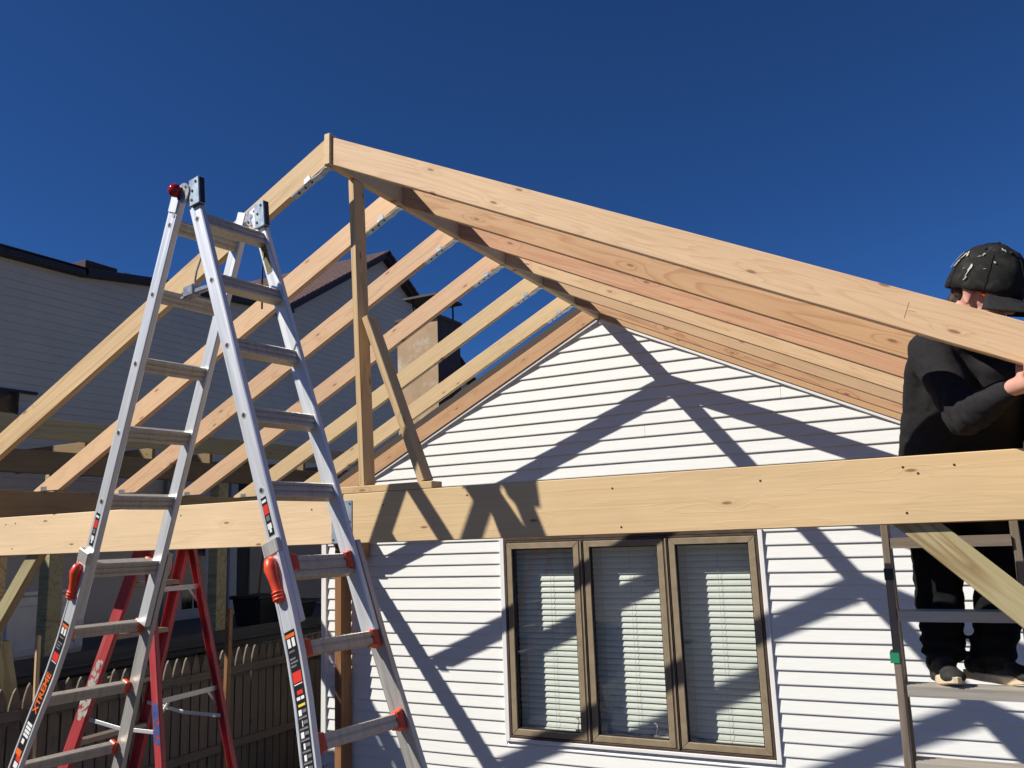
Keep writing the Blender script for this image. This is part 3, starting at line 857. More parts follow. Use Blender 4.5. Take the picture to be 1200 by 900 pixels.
# ================================================================== RED STEPLADDER behind the beam
red = thing('red_stepladder', (-1.9, -2.9, GZ), 'paint-splashed red fibreglass stepladder standing open behind the front beam', 'ladder')
RN = V((-1.87, -3.05, -1.72)); ry = 1.657; rt = {'S': .325, 'R': .204}; rw, rfl = .351, .076
ra = V((math.cos(ry), math.sin(ry), 0)); rb = V((-math.sin(ry), math.cos(ry), 0))
def rp(n, d):
    t = rt[n[0]]; sg = 1 if n[0] == 'S' else -1
    s_ = -1 if n[1] == '1' else 1
    return RN + ra * rw / 2 + rb * math.sin(t) * sg * d - UZ * math.cos(t) * d + ra * s_ * (rw / 2 + rfl * d)
for n in ('S1', 'S2', 'R1', 'R2'):
    Lr = (RN.z - GZ) / math.cos(rt[n[0]])
    p0, p1 = rp(n, .02), rp(n, Lr - .01)
    x = (p1 - p0).normalized(); ln = (p1 - p0).length
    y = (ra - x * ra.dot(x)).normalized(); z = x.cross(y)
    bm = bmesh.new()
    s_ = -1 if n[1] == '1' else 1
    wd_ = .078 if n[0] == 'S' else .05
    # C channel: web outside, two flanges inwards
    bbox(bm, (0, s_ * .012 - .003, -wd_ / 2), (ln, s_ * .012 + .003, wd_ / 2))
    for zz in (-1, 1): bbox(bm, (0, min(s_ * .0085, -s_ * .02), zz * wd_ / 2 - (.005 if zz > 0 else 0)), (ln, max(s_ * .0085, -s_ * .02), zz * wd_ / 2 + (.005 if zz < 0 else 0)))
    bev(bm, .0015)
    rl = new('rail', bm, 'red_fibre', red, axes(p0, x, y, z))
    if n in ('S1', 'R1'):
        bm = bmesh.new()
        rr = random.Random(3 if n == 'S1' else 5)
        span = (.78, 1.12) if n == 'S1' else (1.0, 1.2)
        for i in range(46 if n == 'S1' else 26):
            d = rr.uniform(*span); zz = rr.uniform(-wd_ * .42, wd_ * .42); rad = rr.uniform(.006, .022)
            vs = []
            for k in range(7):
                t = 2 * math.pi * k / 7; q_ = rad * rr.uniform(.5, 1.2)
                vs.append(bm.verts.new((d + q_ * 1.5 * math.cos(t), s_ * .0155 + s_ * (.0003 + .00002 * i), max(-wd_ / 2, min(wd_ / 2, zz + q_ * math.sin(t))))))
            bm.faces.new(vs)
        sp = new('paint_splash', bm, 'paint_splash' if n == 'S1' else 'paint_blue', rl, axes(p0, x, y, z)); sp['kind'] = 'stuff'
    bm = bmesh.new(); bbox(bm, (ln - .07, -.02, -wd_ / 2 - .006), (ln + .004, .02, wd_ / 2 + .006)); bev(bm, .006)
    new('foot', bm, 'black_plastic', rl, axes(p0, x, y, z))
for k in range(7):
    d = .34 + .32 * k
    p0, p1 = rp('S1', d), rp('S2', d)
    lumber('step', p0 + ra * .02, p1 - ra * .02, .08, .03, 'aluminium_shaded', red, bevel=.003)
    if k in (0, 2, 4, 6):
        q0, q1 = rp('R1', d + .02), rp('R2', d + .02)
        lumber('rear_brace', q0 + ra * .01, q1 - ra * .01, .004, .03, 'aluminium_worn', red, bevel=.001)
        for (c0, sg) in ((q0, 1), (q1, -1)):
            lumber('gusset', c0 + ra * sg * .09 - UZ * .012, c0 + ra * sg * .018 - UZ * .09, .004, .016, 'aluminium_worn', red, bevel=.001)
box('top_cap', RN + V((-.14, -.04, -.02)), RN + V((.12, .42, .03)), 'red_fibre', red, .01)
for n in ('1', '2'):
    a0, b0 = rp('S' + n, 1.15), rp('R' + n, 1.17)
    lumber('spreader', a0 + ra * (.02 if n == '1' else -.02), (a0 + b0) / 2 + ra * (.02 if n == '1' else -.02) - UZ * .02, .003, .022, 'aluminium', red, bevel=.0008)
    lumber('spreader', (a0 + b0) / 2 + ra * (.024 if n == '1' else -.024) - UZ * .02, b0 + ra * (.024 if n == '1' else -.024), .003, .022, 'aluminium', red, bevel=.0008)

# ================================================================== MAN'S STEPLADDER
ml = thing('man_stepladder', (2.5, -2.9, GZ), 'worn aluminium stepladder under the man, brown shade painted into its colour, green tape on its rail', 'ladder')
XL, XR = 2.28, 2.72
def my(z): return -2.965 - .02 * (z + 2.45)
for xx, sx in ((XL, -1), (XR, 1)):
    p0 = V((xx, my(-1.72), -1.72)); p1 = V((xx + sx * .03, my(GZ), GZ))
    lumber('rail', p0, p1, .028, .075, 'aluminium_shaded', ml, up=(0, 1, 0), bevel=.003)
    q1 = V((xx + sx * .05, -2.0, GZ)); q0 = V((xx + sx * .002, -2.87, -1.78))
    lumber('rear_rail', q0, q1, .026, .05, 'aluminium_shaded', ml, up=(0, 1, 0), bevel=.003)
for i, z in enumerate((-1.895, -2.172, -2.448, -2.724, -3.00, -3.277, -3.553, -3.83)):
    bm = bmesh.new()
    x0, x1 = XL + .015, XR - .015
    bbox(bm, (x0, -.045, -.004), (x1, .055, .004)); bbox(bm, (x0, -.049, -.034), (x1, -.0455, .005)); bbox(bm, (x0, .0555, -.034), (x1, .059, .005))
    for j in range(5): bbox(bm, (x0, -.036 + .018 * j, .0042), (x1, -.030 + .018 * j, .0062))
    new('step', bm, 'aluminium_shaded' if i < 1 else 'aluminium_rung', ml, Matrix.Translation((0, my(z), z)))
box('top_cap', (XL - .03, -3.05, -1.745), (XR + .03, -2.83, -1.70), 'aluminium_shaded', ml, .006)
bm = bmesh.new(); bbox(bm, (-.017, -.041, -.02), (.017, .041, .02)); bev(bm, .001)
new('tape', bm, 'green_tape', ml, Matrix.Translation((XL - .016, my(-2.35), -2.342)), label='green tape on the rail')
bm = bmesh.new(); bbox(bm, (-.0165, -.041, -.022), (.0165, .041, .022)); bev(bm, .001)
new('tape', bm, 'dark_tape', ml, Matrix.Translation((XL - .004, my(-2.03), -2.028)))

# ================================================================== MAN
def blob(name, caps, voxel, smooth, mat, parent=None, ell=(), wr=None, dec=None):
    bm = bmesh.new()
    def ball(c, r, sc=None, rot=None):
        T = Matrix.Translation(V(c))
        if rot is not None: T = T @ rot.to_4x4()
        if sc: T = T @ Matrix.Diagonal((*sc, 1))
        else: T = T @ Matrix.Diagonal((r, r, r, 1))
        bmesh.ops.create_icosphere(bm, subdivisions=2, radius=1, matrix=T)
    for cp in caps:
        p0, r0, p1, r1 = cp
        p0, p1 = V(p0), V(p1); ln = (p1 - p0).length
        n_ = max(1, int(ln / (.3 * min(r0, r1))))
        for i in range(n_ + 1):
            t = i / n_; ball(p0.lerp(p1, t), r0 + (r1 - r0) * t)
    for c, sc, rot in ell: ball(c, 1, sc, rot)
    me = bpy.data.meshes.new(name); bm.to_mesh(me); bm.free()
    o = bpy.data.objects.new(name + '_tmp', me); COL.objects.link(o)
    m1 = o.modifiers.new('r', 'REMESH'); m1.mode = 'VOXEL'; m1.voxel_size = voxel; m1.adaptivity = 0
    m2 = o.modifiers.new('s', 'SMOOTH'); m2.iterations = smooth; m2.factor = .5
    dg = bpy.context.evaluated_depsgraph_get()
    me2 = bpy.data.meshes.new_from_object(o.evaluated_get(dg))
    bpy.data.objects.remove(o)
    if wr:
        nrm = [v.normal.copy() for v in me2.vertices]
        for v, nn in zip(me2.vertices, nrm): v.co += nn * wr(v.co)
    me2.materials.clear(); me2.materials.append(MATS[mat])
    for p in me2.polygons: p.use_smooth = True
    me2.name = name
    return new(name, me2, None, parent)

hip = V((2.575, -2.86, -1.62)); chest = V((2.645, -3.10, -1.30))
shR = V((2.515, -3.20, -1.20)); shL = V((2.80, -3.02, -1.20)); elR = V((2.60, -3.34, -1.475)); haR = V((2.775, -3.52, -1.40))
elL = V((2.98, -3.2, -1.40)); haL = V((3.02, -3.49, -1.44))
HC = V((2.70, -3.455, -1.075)); neck = V((2.66, -3.22, -1.17))
kneeR = V((2.443, -2.80, -2.06)); ankR = V((2.430, -2.84, -2.375)); kneeL = V((2.664, -2.795, -2.06)); ankL = V((2.600, -2.845, -2.375))
hf = V((.82, -.40, -.48)).normalized()           # where the head looks
hr_ = hf.cross(UZ).normalized(); hu = hr_.cross(hf)   # head right and up
HR3 = Matrix((hf, -hr_, hu)).transposed()          # local x forward, y left, z up
def hp_(x, y, z): return HC + HR3 @ V((x, y, z))
fin = []
# right hand closes round the rafter's lower edge: palm below and behind, fingers up the back, thumb on the front
hx = V((math.cos(math.atan(SR)), 0, -math.sin(math.atan(SR)))); hup = V((math.sin(math.atan(SR)), 0, math.cos(math.atan(SR))))
def hand(base, wrist):
    c = []
    c += [(wrist, .03, base + V((0, .0, -.012)), .034)]
    for i in range(4):
        p = base + hx * (-.03 + .022 * i) + V((0, .0, -.004))
        L_ = (.034, .04, .038, .03)[i]
        a1 = p + V((0, -.035, .0)); a2 = a1 + V((0, -.028, .022)); a3 = a2 + hup * L_ + V((0, .004, 0))
        c += [(p, .014, a1, .0105), (a1, .0105, a2, .0098), (a2, .0098, a3, .0085)]
        c += [(p + V((0, .03, -.006)), .016, p, .014)]
    t1 = base + hx * -.045 + V((0, .028, .0)); t2 = t1 + hup * .035 + V((0, .02, 0)) - hx * .012; t3 = t2 + hup * .035 + hx * .004
    c += [(base + V((0, .02, -.01)), .02, t1, .0145), (t1, .0145, t2, .012), (t2, .012, t3, .010)]
    return c
rb_z = lambda X: ZR - HV - SR * X
hR = V((2.805, -3.598, rb_z(2.805) - .022)); hL = V((3.03, -3.598, rb_z(3.03) - .026))
wrR = hR + V((-.06, .06, -.022)); wrL = hL + V((-.02, .1, -.03))
caps = [(hip, .11, chest, .105), (chest, .10, (shR + shL) / 2, .07), ((shR + shL) / 2, .06, neck, .055), (neck, .058, HC + HR3 @ V((-.04, 0, -.06)), .055),
        (shR, .05, elR, .036), (elR, .036, wrR, .026), (shL, .05, elL, .036), (elL, .036, wrL, .026), (shR, .05, shL, .05),
        (hip + V((-.09, 0, -.03)), .085, kneeR, .058), (kneeR, .055, ankR, .04), (hip + V((.09, 0, -.03)), .085, kneeL, .058), (kneeL, .055, ankL, .04),
        (ankR, .036, ankR + V((.02, -.09, -.03)), .022), (ankL, .036, ankL + V((.07, -.05, -.03)), .022)]
caps += hand(hR, wrR) + hand(hL, wrL)
rot = HR3
ell = [(hp_(0, 0, .02), (.098, .076, .105), rot), (hp_(.03, 0, -.06), (.065, .058, .065), rot), (hp_(.06, 0, -.085), (.035, .035, .03), rot),
       (hp_(.1, 0, -.02), (.02, .012, .026), rot), (hp_(.108, 0, -.034), (.013, .015, .011), rot), (hp_(.082, 0, -.066), (.018, .026, .008), rot),
       (hp_(.084, 0, -.078), (.017, .022, .007), rot), (hp_(.08, .03, .022), (.02, .026, .009), rot), (hp_(.08, -.03, .022), (.02, .026, .009), rot),
       (hp_(.06, .045, -.03), (.026, .02, .02), rot), (hp_(.06, -.045, -.03), (.026, .02, .02), rot)]
for sy in (-1, 1):
    ell += [(hp_(-.01, sy * .079, -.012), (.019, .009, .031), rot), (hp_(-.016, sy * .086, .004), (.02, .007, .016), rot), (hp_(-.002, sy * .08, -.038), (.009, .009, .011), rot)]
person = blob('person', caps, .0065, 3, 'skin', None, ell)
tag(person, 'person in black sweatshirt, dark jeans and paint-spotted cap leaning over the front rafter', 'person')
WM[person.name] = ID.copy()
# eyes, brows
for sy in (-1, 1):
    bm = bmesh.new(); bmesh.ops.create_uvsphere(bm, u_segments=10, v_segments=8, radius=.0115)
    new('eye', bm, 'print_white', person, Matrix.Translation(hp_(.082, sy * .031, .004)), smooth=True)
# hair rim below the cap
blob('hair', [], .005, 2, 'hair', person, [(hp_(-.03, 0, .022), (.083, .0795, .085), rot), (hp_(-.072, 0, -.045), (.034, .056, .036), rot)],
     wr=lambda p: .004 * noise.noise(p * 90))
def cloth_wr(amp, f):
    def w(p):
        q_ = V((p.x * 1.0, p.y * 1.0, p.z * 1.9)) * f
        r_ = abs(noise.noise(q_ + V((3, 1, 7)))) * 1.4 - .4 + .45 * noise.noise(q_ * 2.7)
        return amp * r_
    return w
# sweatshirt
wcuff = elR.lerp(wrR, .86); wcuffL = elL.lerp(wrL, .86)
sc = [(shR + V((-.005, .06, -.03)), .082, hip + V((-.13, .02, .06)), .1), (hip + V((-.075, .0, .03)), .142, chest + V((-.05, 0, 0)), .145), (hip + V((.085, .0, .03)), .138, chest + V((.06, 0, 0)), .14), (hip + V((-.1, -.01, -.02)), .125, hip + V((.11, -.01, -.02)), .125),
      (chest + V((-.04, 0, 0)), .13, shR + V((.03, .02, -.02)), .085), (chest + V((.04, 0, 0)), .13, shL + V((-.03, 0, -.02)), .085),
      (shR, .082, shL, .08), (shR, .082, elR, .068), (elR, .068, elR.lerp(wcuff, .6), .058), (elR.lerp(wcuff, .6), .057, wcuff, .043), (shL, .082, elL, .066), (elL, .064, wcuffL, .045),
      ((shR + shL) / 2 + V((0, .02, .0)), .08, neck + V((-.02, .04, .0)), .075), (neck + V((-.05, .05, .01)), .05, neck + V((.05, .05, .01)), .05)]
def sw_wr(p):
    e_ = math.exp(-((p - elR).length / .1) ** 2)
    ax = (wrR - elR).normalized()
    k_ = math.sin((p - elR).dot(ax) * 150 + 3 * noise.noise(p * 14)) * e_ * .007
    return cloth_wr(.0075, 6)(p) + k_
shirt = blob('sweatshirt', sc, .011, 5, 'black_cloth', person, wr=sw_wr)
# trousers, baggy, bunched at the ankle
pc = [(hip + V((-.09, 0, .02)), .12, hip + V((.09, 0, .02)), .12), (hip + V((-.105, -.01, -.05)), .118, kneeR, .098), (kneeR, .098, kneeR.lerp(ankR, .6), .085), (kneeR.lerp(ankR, .55), .086, ankR + V((.0, -.005, .04)), .078),
      (hip + V((.105, 0, -.05)), .118, kneeL, .100), (kneeL, .1, kneeL.lerp(ankL, .6), .087), (kneeL.lerp(ankL, .55), .088, ankL + V((0, -.005, .04)), .078)]
def tr_wr(p):
    lo = max(0, min(1, (-2.16 - p.z) / .2))
    return cloth_wr(.010, 6)(p) + .007 * lo * math.sin(p.z * 120 + 4 * noise.noise(p * 9))
blob('trousers', pc, .011, 4, 'denim_black', person, wr=tr_wr)
# shoes
def shoe(ank, dr):
    dr = V((dr[0], dr[1], 0)).normalized(); sd_ = V((-dr.y, dr.x, 0))
    z0 = -2.4412
    c0 = V((ank.x, ank.y, z0)) - dr * .055
    RM = Matrix((dr, sd_, UZ)).transposed()
    up_ = [(c0 + UZ * .055, .042, c0 + dr * .10 + UZ * .058, .045), (c0 + dr * .1 + UZ * .05, .042, c0 + dr * .21 + UZ * .036, .033), (c0 + dr * .02 + UZ * .06, .042, c0 + dr * .04 + UZ * .12, .045),
           (c0 + dr * .05 + UZ * .1, .035, c0 + dr * .13 + UZ * .075, .034)]
    el_ = [(c0 + dr * .2 + UZ * .035, (.055, .047, .03), RM), (c0 + dr * .02 + UZ * .04, (.05, .038, .04), RM)]
    s_ = blob('shoe', up_, .007, 3, 'shoe_black', person, el_)
    bm = bmesh.new()
    prof = []
    for i in range(24):
        t = 2 * math.pi * i / 24
        lx = .155 * math.cos(t) + .1; w_ = .046 + .010 * math.cos(t) - (.006 if -.2 < math.cos(t) < .2 else 0)
        prof.append((lx, w_ * math.sin(t)))
    ra_ = [[bm.verts.new(c0 + dr * a * sc_ + sd_ * b_ * sc_ + UZ * (z + .012 * max(0, (a - .17) / .08))) for a, b_ in prof] for z, sc_ in ((.0, .96), (.006, 1.0), (.026, 1.0), (.03, .97))]
    bm.faces.new(ra_[0]); bm.faces.new(ra_[-1])
    for i in range(3):
        for j in range(24): bm.faces.new((ra_[i][j], ra_[i][(j + 1) % 24], ra_[i + 1][(j + 1) % 24], ra_[i + 1][j]))
    new('sole', bm, 'shoe_sole', s_, ID)
    bm = bmesh.new()
    for k in range(4):
        q_ = c0 + dr * (.105 + .018 * k) + UZ * (.108 - .011 * k)
        tube(bm, [q_ - sd_ * .024 - UZ * .008, q_ + UZ * .002, q_ + sd_ * .024 - UZ * .008], .0028, 5)
    new('lace', bm, 'cap_brim', s_, ID)
shoe(ankR + V((-.015, .0, 0)), (.28, -.96)); shoe(ankL + V((-.02, .02, 0)), (.80, -.60))
# cap
bm = bmesh.new()
bmesh.ops.create_uvsphere(bm, u_segments=36, v_segments=20, radius=1)
bmesh.ops.delete(bm, geom=[v for v in bm.verts if v.co.z < -.26], context='VERTS')
for v in bm.verts:
    th = math.atan2(v.co.y, v.co.x)
    seam = abs(math.sin(3 * th + .52))
    k_ = 1 - .018 * math.exp(-(seam / .12) ** 2) + .035 * noise.noise(v.co * 2.2 + V((4, 2, 1)))
    v.co = V((v.co.x * .126 * k_, v.co.y * .105 * k_, v.co.z * .150 * k_ + (.006 * noise.noise(v.co * 3))))
    v.co.z += .026
for f in bm.faces: f.smooth = True
capM = Matrix.Translation(HC) @ HR3.to_4x4() @ Matrix.Rotation(R(-4), 4, 'Y')
cap = new('cap', bm, 'cap_black', person, capM)
m_ = cap.modifiers.new('solid', 'SOLIDIFY'); m_.thickness = .003
bm = bmesh.new()
grid = []
for i in range(31):
    t = -1.15 + 2.3 * i / 30
    row = []
    for j in range(7):
        s_ = j / 6
        rx = .122 * math.cos(t * .98); ryy = .101 * math.sin(t * .98)
        ex = rx + s_ * .10 * max(.0, math.cos(t * 1.36)) ** .85; ey = ryy * (1 + .05 * s_)
        row.append(bm.verts.new((ex, ey, .004 - .030 * s_ - .06 * ey * ey / .1 - .24 * ey * ey / .1 * s_)))
    grid.append(row)
for i in range(30):
    for j in range(6): bm.faces.new((grid[i][j], grid[i + 1][j], grid[i + 1][j + 1], grid[i][j + 1])).smooth = True
br = new('brim', bm, 'cap_brim', cap, capM)
m_ = br.modifiers.new('solid', 'SOLIDIFY'); m_.thickness = .004
# button, eyelets, paint marks on the cap
def cap_pt(th, ph, lift=.0022):
    x = math.cos(ph) * math.cos(th); y = math.cos(ph) * math.sin(th); z = math.sin(ph)
    return V((x * (.128 + lift), y * (.107 + lift), z * (.151 + lift) + .026))
bm = bmesh.new(); bmesh.ops.create_uvsphere(bm, u_segments=10, v_segments=6, radius=.009, matrix=Matrix.Translation((0, 0, .177)) @ Matrix.Diagonal((1, 1, .6, 1)))
new('button', bm, 'cap_brim', cap, capM, smooth=True)
bm = bmesh.new()
rr = random.Random(21)
def stroke(th0, ph0, th1, ph1, w0, n_=9):
    prev = None
    for i in range(n_ + 1):
        t = i / n_
        th = th0 + (th1 - th0) * t + rr.uniform(-.03, .03); ph = ph0 + (ph1 - ph0) * t + rr.uniform(-.03, .03)
        w_ = w0 * rr.uniform(.1, .9)
        a = bm.verts.new(cap_pt(th - w_, ph, .0035)); b_ = bm.verts.new(cap_pt(th + w_, ph + w_ * .5, .0035))
        if prev: bm.faces.new((prev[0], prev[1], b_, a))
        prev = (a, b_)
stroke(-2.35, .3, -2.2, .72, .05); stroke(-2.58, .25, -2.5, .7, .035, 7); stroke(-2.05, .6, -2.2, .75, .06, 5)
stroke(-1.75, .05, -1.72, .42, .04, 7); stroke(-1.5, .75, -1.62, .62, .06, 4); stroke(-1.15, .5, -1.13, .53, .05, 2); stroke(-1.35, .32, -1.33, .35, .045, 2)
stroke(-.8, .85, -1.0, .98, .1, 4); stroke(-1.9, .3, -1.86, .33, .03, 2)
new('paint_mark', bm, 'paint_splash', cap, capM)
for q in range(6):
    th = -.175 + q * math.pi / 3
    bm = bmesh.new(); tube(bm, [cap_pt(th, ph_, -.0005) for ph_ in (-.2, .1, .4, .7, 1.0, 1.3, 1.5)], .0011, 6)
    new('seam', bm, 'cap_black', cap, capM)
bm = bmesh.new()
for th, ph in ((-1.62, .92), (-.55, .92), (1.6, .92)): bmesh.ops.create_uvsphere(bm, u_segments=8, v_segments=5, radius=.006, matrix=Matrix.Translation(cap_pt(th, ph, .001)))
new('eyelet', bm, 'cap_brim', cap, capM)
# orange ear-plug cord / glasses arm at the temple
for sy in (-1,):
    bm = bmesh.new(); tube(bm, [(-.005, sy * .088, .018), (.03, sy * .086, .004), (.062, sy * .08, -.012)], .0055, 8)
    new('glasses_arm', bm, 'orange_plastic', person, Matrix.Translation(HC) @ HR3.to_4x4(), smooth=True)

# ================================================================== FENCE between the yards
fence = thing('picket_fence', (-3.7, -.5, GZ), 'weathered grey picket fence with pointed tops in the shade', 'fence')
bm = bmesh.new()
prism(bm, [(-.045, -.7), (.045, -.7), (.045, .58), (.036, .62), (.018, .68), (0, .71), (-.018, .68), (-.036, .62), (-.045, .58)], -.009, .009)
pk = mesh_of(bm, 'picket', 'fence_grey')
bm = bmesh.new(); bm.from_mesh(pk)
for v in bm.verts: v.co = V((v.co.z, v.co.x, v.co.y))     # grain axis X up the board, thickness Z
pk2 = mesh_of(bm, 'picket', 'fence_grey')
y = -4.2; i = 0
rr = random.Random(12)
while y < 3.2:
    zz = -3.495 + rr.uniform(-.012, .012)
    M_ = axes((-3.7, y, zz), (0, 0, 1), (0, 1, 0), (-1, 0, 0)) @ Matrix.Rotation(rr.uniform(-.012, .012), 4, 'Z')
    new('picket', pk2, None, fence, M_)
    y += .104 + rr.uniform(-.002, .003); i += 1
for z in (-2.985, -3.65):
    for a, c in ((-4.25, -1.8), (-1.79, .66), (.67, 3.2)):
        lumber('fence_rail', (-3.668, a, z), (-3.668, c, z + .006), .038, .07, 'fence_grey', fence)
for yy in (-4.2, -1.795, .665, 3.15):
    box('fence_post', (-3.82, yy - .045, GZ), (-3.73, yy + .045, -2.85), 'fence_grey', fence, .006)

# ================================================================== GREY NEIGHBOUR HOUSE
XN = -7.0
nb = thing('grey_house', (XN - 3, 0, GZ), 'grey clapboard neighbouring house with brown roof in full shade', 'house')
prof_top = [(-16, .9), (-3.3, .9), (-3.25, 1.66), (-1.04, 1.68), (.0, 1.70), (1.11, 1.86), (3.81, 2.07), (6.49, 3.73), (10.6, 1.15), (10.61, -5)]
def ztop(y):
    for (a0, b0), (a1, b1) in zip(prof_top, prof_top[1:]):
        if a0 <= y <= a1: return b0 + (b1 - b0) * (y - a0) / (a1 - a0)
    return -9
bm = bmesh.new()
z = GZ
def ylim(z):
    """intervals of y where the wall is higher than z"""
    ys = [-16 + .04 * i for i in range(int(26.6 / .04) + 1)]
    out = []; st = None
    for yy in ys:
        if ztop(yy) > z and st is None: st = yy
        if ztop(yy) <= z and st is not None: out.append((st, yy)); st = None
    if st is not None: out.append((st, ys[-1]))
    return out
while z < 3.7:
    for (a, c) in ylim(z + .03):
        vs = [bm.verts.new(p) for p in ((XN, a, z), (XN, c, z), (XN + .010, c, z), (XN + .010, a, z), (XN + .002, a, z + .1), (XN + .002, c, z + .1))]
        bm.faces.new((vs[0], vs[1], vs[2], vs[3])); bm.faces.new((vs[3], vs[2], vs[5], vs[4]))
    z += .101
sid = new('clapboard', bm, 'siding_grey', nb); sid['kind'] = 'stuff'
bm = bmesh.new()
poly = [(-16, GZ)] + [p for p in prof_top[:-1]] + [(10.6, GZ)]
a = [bm.verts.new((XN - .005, yy, zz - .01)) for yy, zz in poly]; c = [bm.verts.new((XN - 6, yy, zz - .01)) for yy, zz in poly]
bm.faces.new(a); bm.faces.new(c[::-1])
for i in range(len(poly)): bm.faces.new((a[i], c[i], c[(i + 1) % len(poly)], a[(i + 1) % len(poly)]))
new('wall', bm, 'siding_grey', nb)
# eaves, rakes and roof planes
for i in (0, 2, 3, 4, 5):
    (y0, z0), (y1, z1) = prof_top[i], prof_top[i + 1]
    lumber('fascia', (XN + .06, y0 - .02, z0 - .035), (XN + .06, y1 + .02, z1 - .035), .14, .10, 'dark_trim', nb)
for (y0, z0), (y1, z1) in ((prof_top[6], prof_top[7]), (prof_top[8], prof_top[7])):
    dd = V((0, y1 - y0, z1 - z0)).normalized()
    p0 = V((XN + .07, y0, z0 + .03)) - dd * (.35 if y0 < 5 else .1); p1 = V((XN + .07, y1, z1 + .03))
    lumber('rake_board', p0, p1, .16, .10, 'dark_trim', nb)
    nrm = V((0, -dd.z, dd.y)) if y0 < 5 else V((0, dd.z, -dd.y))
    if nrm.z < 0: nrm = -nrm
    q0 = V((XN - 2.9, y0, z0 + .03)) - dd * (.4 if y0 < 5 else .1) + nrm * .07; q1 = V((XN - 2.9, y1, z1 + .03)) + nrm * .07
    x = (q1 - q0).normalized(); ln = (q1 - q0).length; yv = V((-1, 0, 0)); zv = x.cross(yv)
    if zv.z < 0: yv = -yv; zv = x.cross(yv)
    bm = bmesh.new()
    nr = int(ln / .14)
    for r_ in range(nr + 1):
        d = min(ln, r_ * .14); d2 = min(ln, d + .14)
        if d2 > d: bbox(bm, (d, -3.1, -.03), (d2, 3.1, .004)); bbox(bm, (d - .005, -3.1, .0045), (d + .1, 3.1, .014))
    rf = new('shingle_roof', bm, 'shingle_brown', nb, axes(q0, x, yv, zv)); rf['kind'] = 'stuff'
bm = bmesh.new()
vs = [bm.verts.new(p) for p in ((XN + .13, -3.3, 1.66), (XN + .13, .0, 1.69), (XN - 6, .0, 2.3), (XN - 6, -3.3, 2.3), (XN + .13, -3.3, 1.69), (XN + .13, .0, 1.72), (XN - 6, .0, 2.36), (XN - 6, -3.3, 2.36))]
for f in ((3, 2, 1, 0), (4, 5, 6, 7), (0, 1, 5, 4), (1, 2, 6, 5), (2, 3, 7, 6), (3, 0, 4, 7)): bm.faces.new([vs[i] for i in f])
new('low_roof', bm, 'shingle_dark', nb)
box('roof_vent', (XN - .3, .05, 1.74), (XN + .02, .52, 1.87), 'shingle_dark', nb, .01)
# small dark window high up on the left, and the door with panes under the porch
wn_ = box('window', (XN + .016, -1.9, -.22), (XN + .05, -.72, .02), 'dark_glass', nb)
box('frame', (XN + .02, -.72, -.24), (XN + .06, -.5, -.16), 'door_white', wn_)
box('frame', (XN + .02, -1.9, .021), (XN + .06, -.5, .05), 'dark_trim', wn_)
dr_ = box('door', (XN + .016, 1.55, -2.8), (XN + .05, 2.55, -.75), 'door_white', nb, .004)
for i in range(2):
    for j in range(4):
        box('pane', (XN + .0505, 1.74 + .21 * i, -2.66 + .30 * j), (XN + .054, 1.92 + .21 * i, -2.41 + .30 * j), 'dark_glass', dr_)
box('door_frame', (XN + .016, 2.56, -2.8), (XN + .09, 2.70, -.7), 'door_white', nb, .004)
box('door_frame', (XN + .016, 1.40, -2.8), (XN + .09, 1.54, -.7), 'tan_wall', nb, .004)
box('doorway', (XN + .016, 2.71, -2.8), (XN + .04, 2.98, -.75), 'gasket_black', nb)
box('wall_panel', (XN + .016, 2.99, -2.8), (XN + .06, 8.5, -.75), 'tan_wall', nb)

# neighbour's deck
deck = thing('deck', (-5.75, 0, GZ), 'dark raised deck of the grey house behind the picket fence', 'deck')
x = -6.95; k = 0
while x < -4.55:
    lumber('deck_board', (x + .068, -7, -2.815), (x + .068, 4.5, -2.815), .134, .028, 'deck_grey', deck, bevel=.003)
    x += .14
lumber('rim_board', (-4.5, -7, -2.80), (-4.5, 4.5, -2.80), .038, .19, 'deck_grey', deck)
for yy in (-6, -4, -2, 0, 2, 4):
    box('deck_post', (-4.68, yy - .05, GZ), (-4.58, yy + .05, -2.83), 'treated_dark', deck, .004)
lumber('skirt', (-4.53, -7, -3.2), (-4.53, 4.5, -3.2), .02, .55, 'fence_grey', deck)
# neighbour's porch frame
pc_ = thing('patio_cover', (-4.6, -1, -2.8), 'greenish treated timber patio cover over the neighbouring deck', 'patio cover')
PX = -4.62
lumber('rim_joist', (PX, -7, -.73), (PX, 3.6, -.73), .05, .185, 'treated', pc_)
lumber('beam', (PX + .02, -7, -1.035), (PX + .02, 3.6, -1.035), .09, .20, 'treated_dark', pc_)
for i in range(14):
    yy = -6.8 + .76 * i
    lumber('joist', (-6.9, yy, -.87), (PX - .03, yy, -.87), .038, .12, 'treated_dark', pc_)
for yy in (-5.3, -1.78, .14, 3.4):
    box('post', (PX - .07, yy - .07, -2.80), (PX + .07, yy + .07, -1.137), 'treated', pc_, .006)

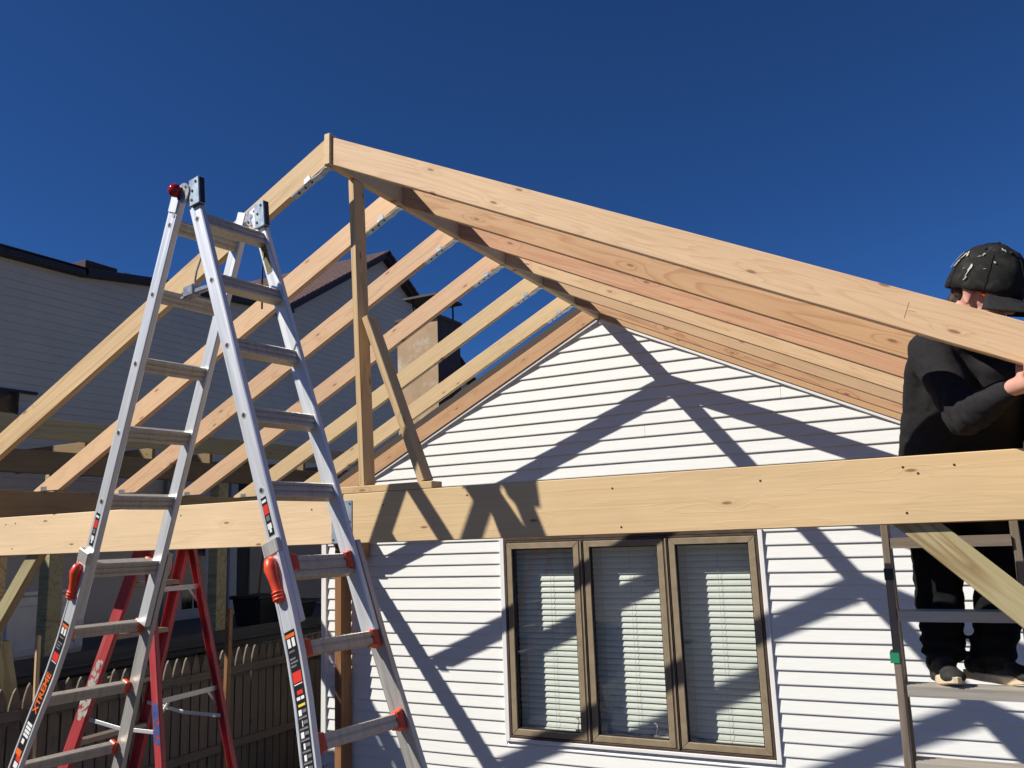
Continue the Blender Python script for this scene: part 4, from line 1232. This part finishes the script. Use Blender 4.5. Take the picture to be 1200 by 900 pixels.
# storage box, bins, broom on the deck
sb = thing('storage_box', (-5.4, -1.4, -2.8), 'white panelled storage box on the shaded deck', 'storage box')
box('body', (-5.7, -1.82, -2.79), (-5.2, -1.02, -2.22), 'panel_white', sb, .008)
box('lid', (-5.73, -1.85, -2.219), (-5.17, -.99, -2.18), 'panel_white', sb, .008)
for a, c in ((-1.80, -1.70), (-1.45, -1.35), (-1.12, -1.03)):
    box('stile', (-5.199, a, -2.74), (-5.175, c, -2.24), 'panel_white', sb, .004)
for z0, z1 in ((-2.76, -2.69), (-2.31, -2.23)):
    box('rail', (-5.199, -1.81, z0), (-5.18, -1.03, z1), 'panel_white', sb, .004)
for yy in (-1.78, -1.10):
    box('foot', (-5.6, yy - .06, -2.80), (-5.19, yy + .06, -2.791), 'panel_white', sb)
def tapered(name, c, w0, w1, h, mat, label, cat, lid=True):
    t = thing(name, c, label, cat)
    bm = bmesh.new()
    r0 = [bm.verts.new(V(c) + V((sx * w0, sy * w0, .0))) for sx, sy in ((-1, -1), (1, -1), (1, 1), (-1, 1))]
    r1 = [bm.verts.new(V(c) + V((sx * w1, sy * w1, h))) for sx, sy in ((-1, -1), (1, -1), (1, 1), (-1, 1))]
    bm.faces.new(r0); bm.faces.new(r1)
    for i in range(4): bm.faces.new((r0[i], r0[(i + 1) % 4], r1[(i + 1) % 4], r1[i]))
    bev(bm, .02, 2)
    new('body', bm, mat, t)
    box('rim', V(c) + V((-w1 - .02, -w1 - .02, h - .04)), V(c) + V((w1 + .02, w1 + .02, h + .005)), mat, t, .01)
    return t
tapered('black_bin', (-5.25, 1.42, -2.80), .19, .23, .36, 'bin_black', 'square black bin on the deck beside the broom', 'bin')
tapered('black_bucket', (-5.0, 1.82, -2.80), .14, .2, .27, 'bin_black', 'low black tub on the deck near the corner of the white house', 'tub')
bm = bmesh.new(); tube(bm, [(-5.62, 1.78, -2.72), (-5.66, 1.92, -1.93)], .013, 8)
broom = thing('broom', (-5.6, 1.77, -2.80), 'broom leaning upright behind the black bin', 'broom')
new('handle', bm, 'post_brown', broom)
bm = bmesh.new(); prism(bm, [(-.05, .08), (.05, .08), (.09, -.08), (-.09, -.08)], -.03, .03)
new('brush', bm, 'bin_black', broom, Matrix.Translation((-5.615, 1.77, -2.715)))
# stakes and loose boards in the yard
t = lumber('stake', (-3.33, -.97, -4.15), (-3.3, -.96, -2.38), .045, .045, 'post_brown', None, up=(0, 1, 0))
tag(t, 'thin brown stake standing upright in front of the picket fence', 'stake')
t = lumber('stake', (-3.6, -2.52, -4.15), (-3.6, -2.55, -2.43), .03, .03, 'stud_wood', None, up=(0, 1, 0))
tag(t, 'thin pale stake beside the white storage box at far left', 'stake')
t = lumber('leaning_board', (-3.85, -2.3, -4.15), (-3.95, -2.62, -2.48), .04, .14, 'treated', None, up=(0, 1, .2))
tag(t, 'greenish board leaning in the lower left corner of the yard', 'board')
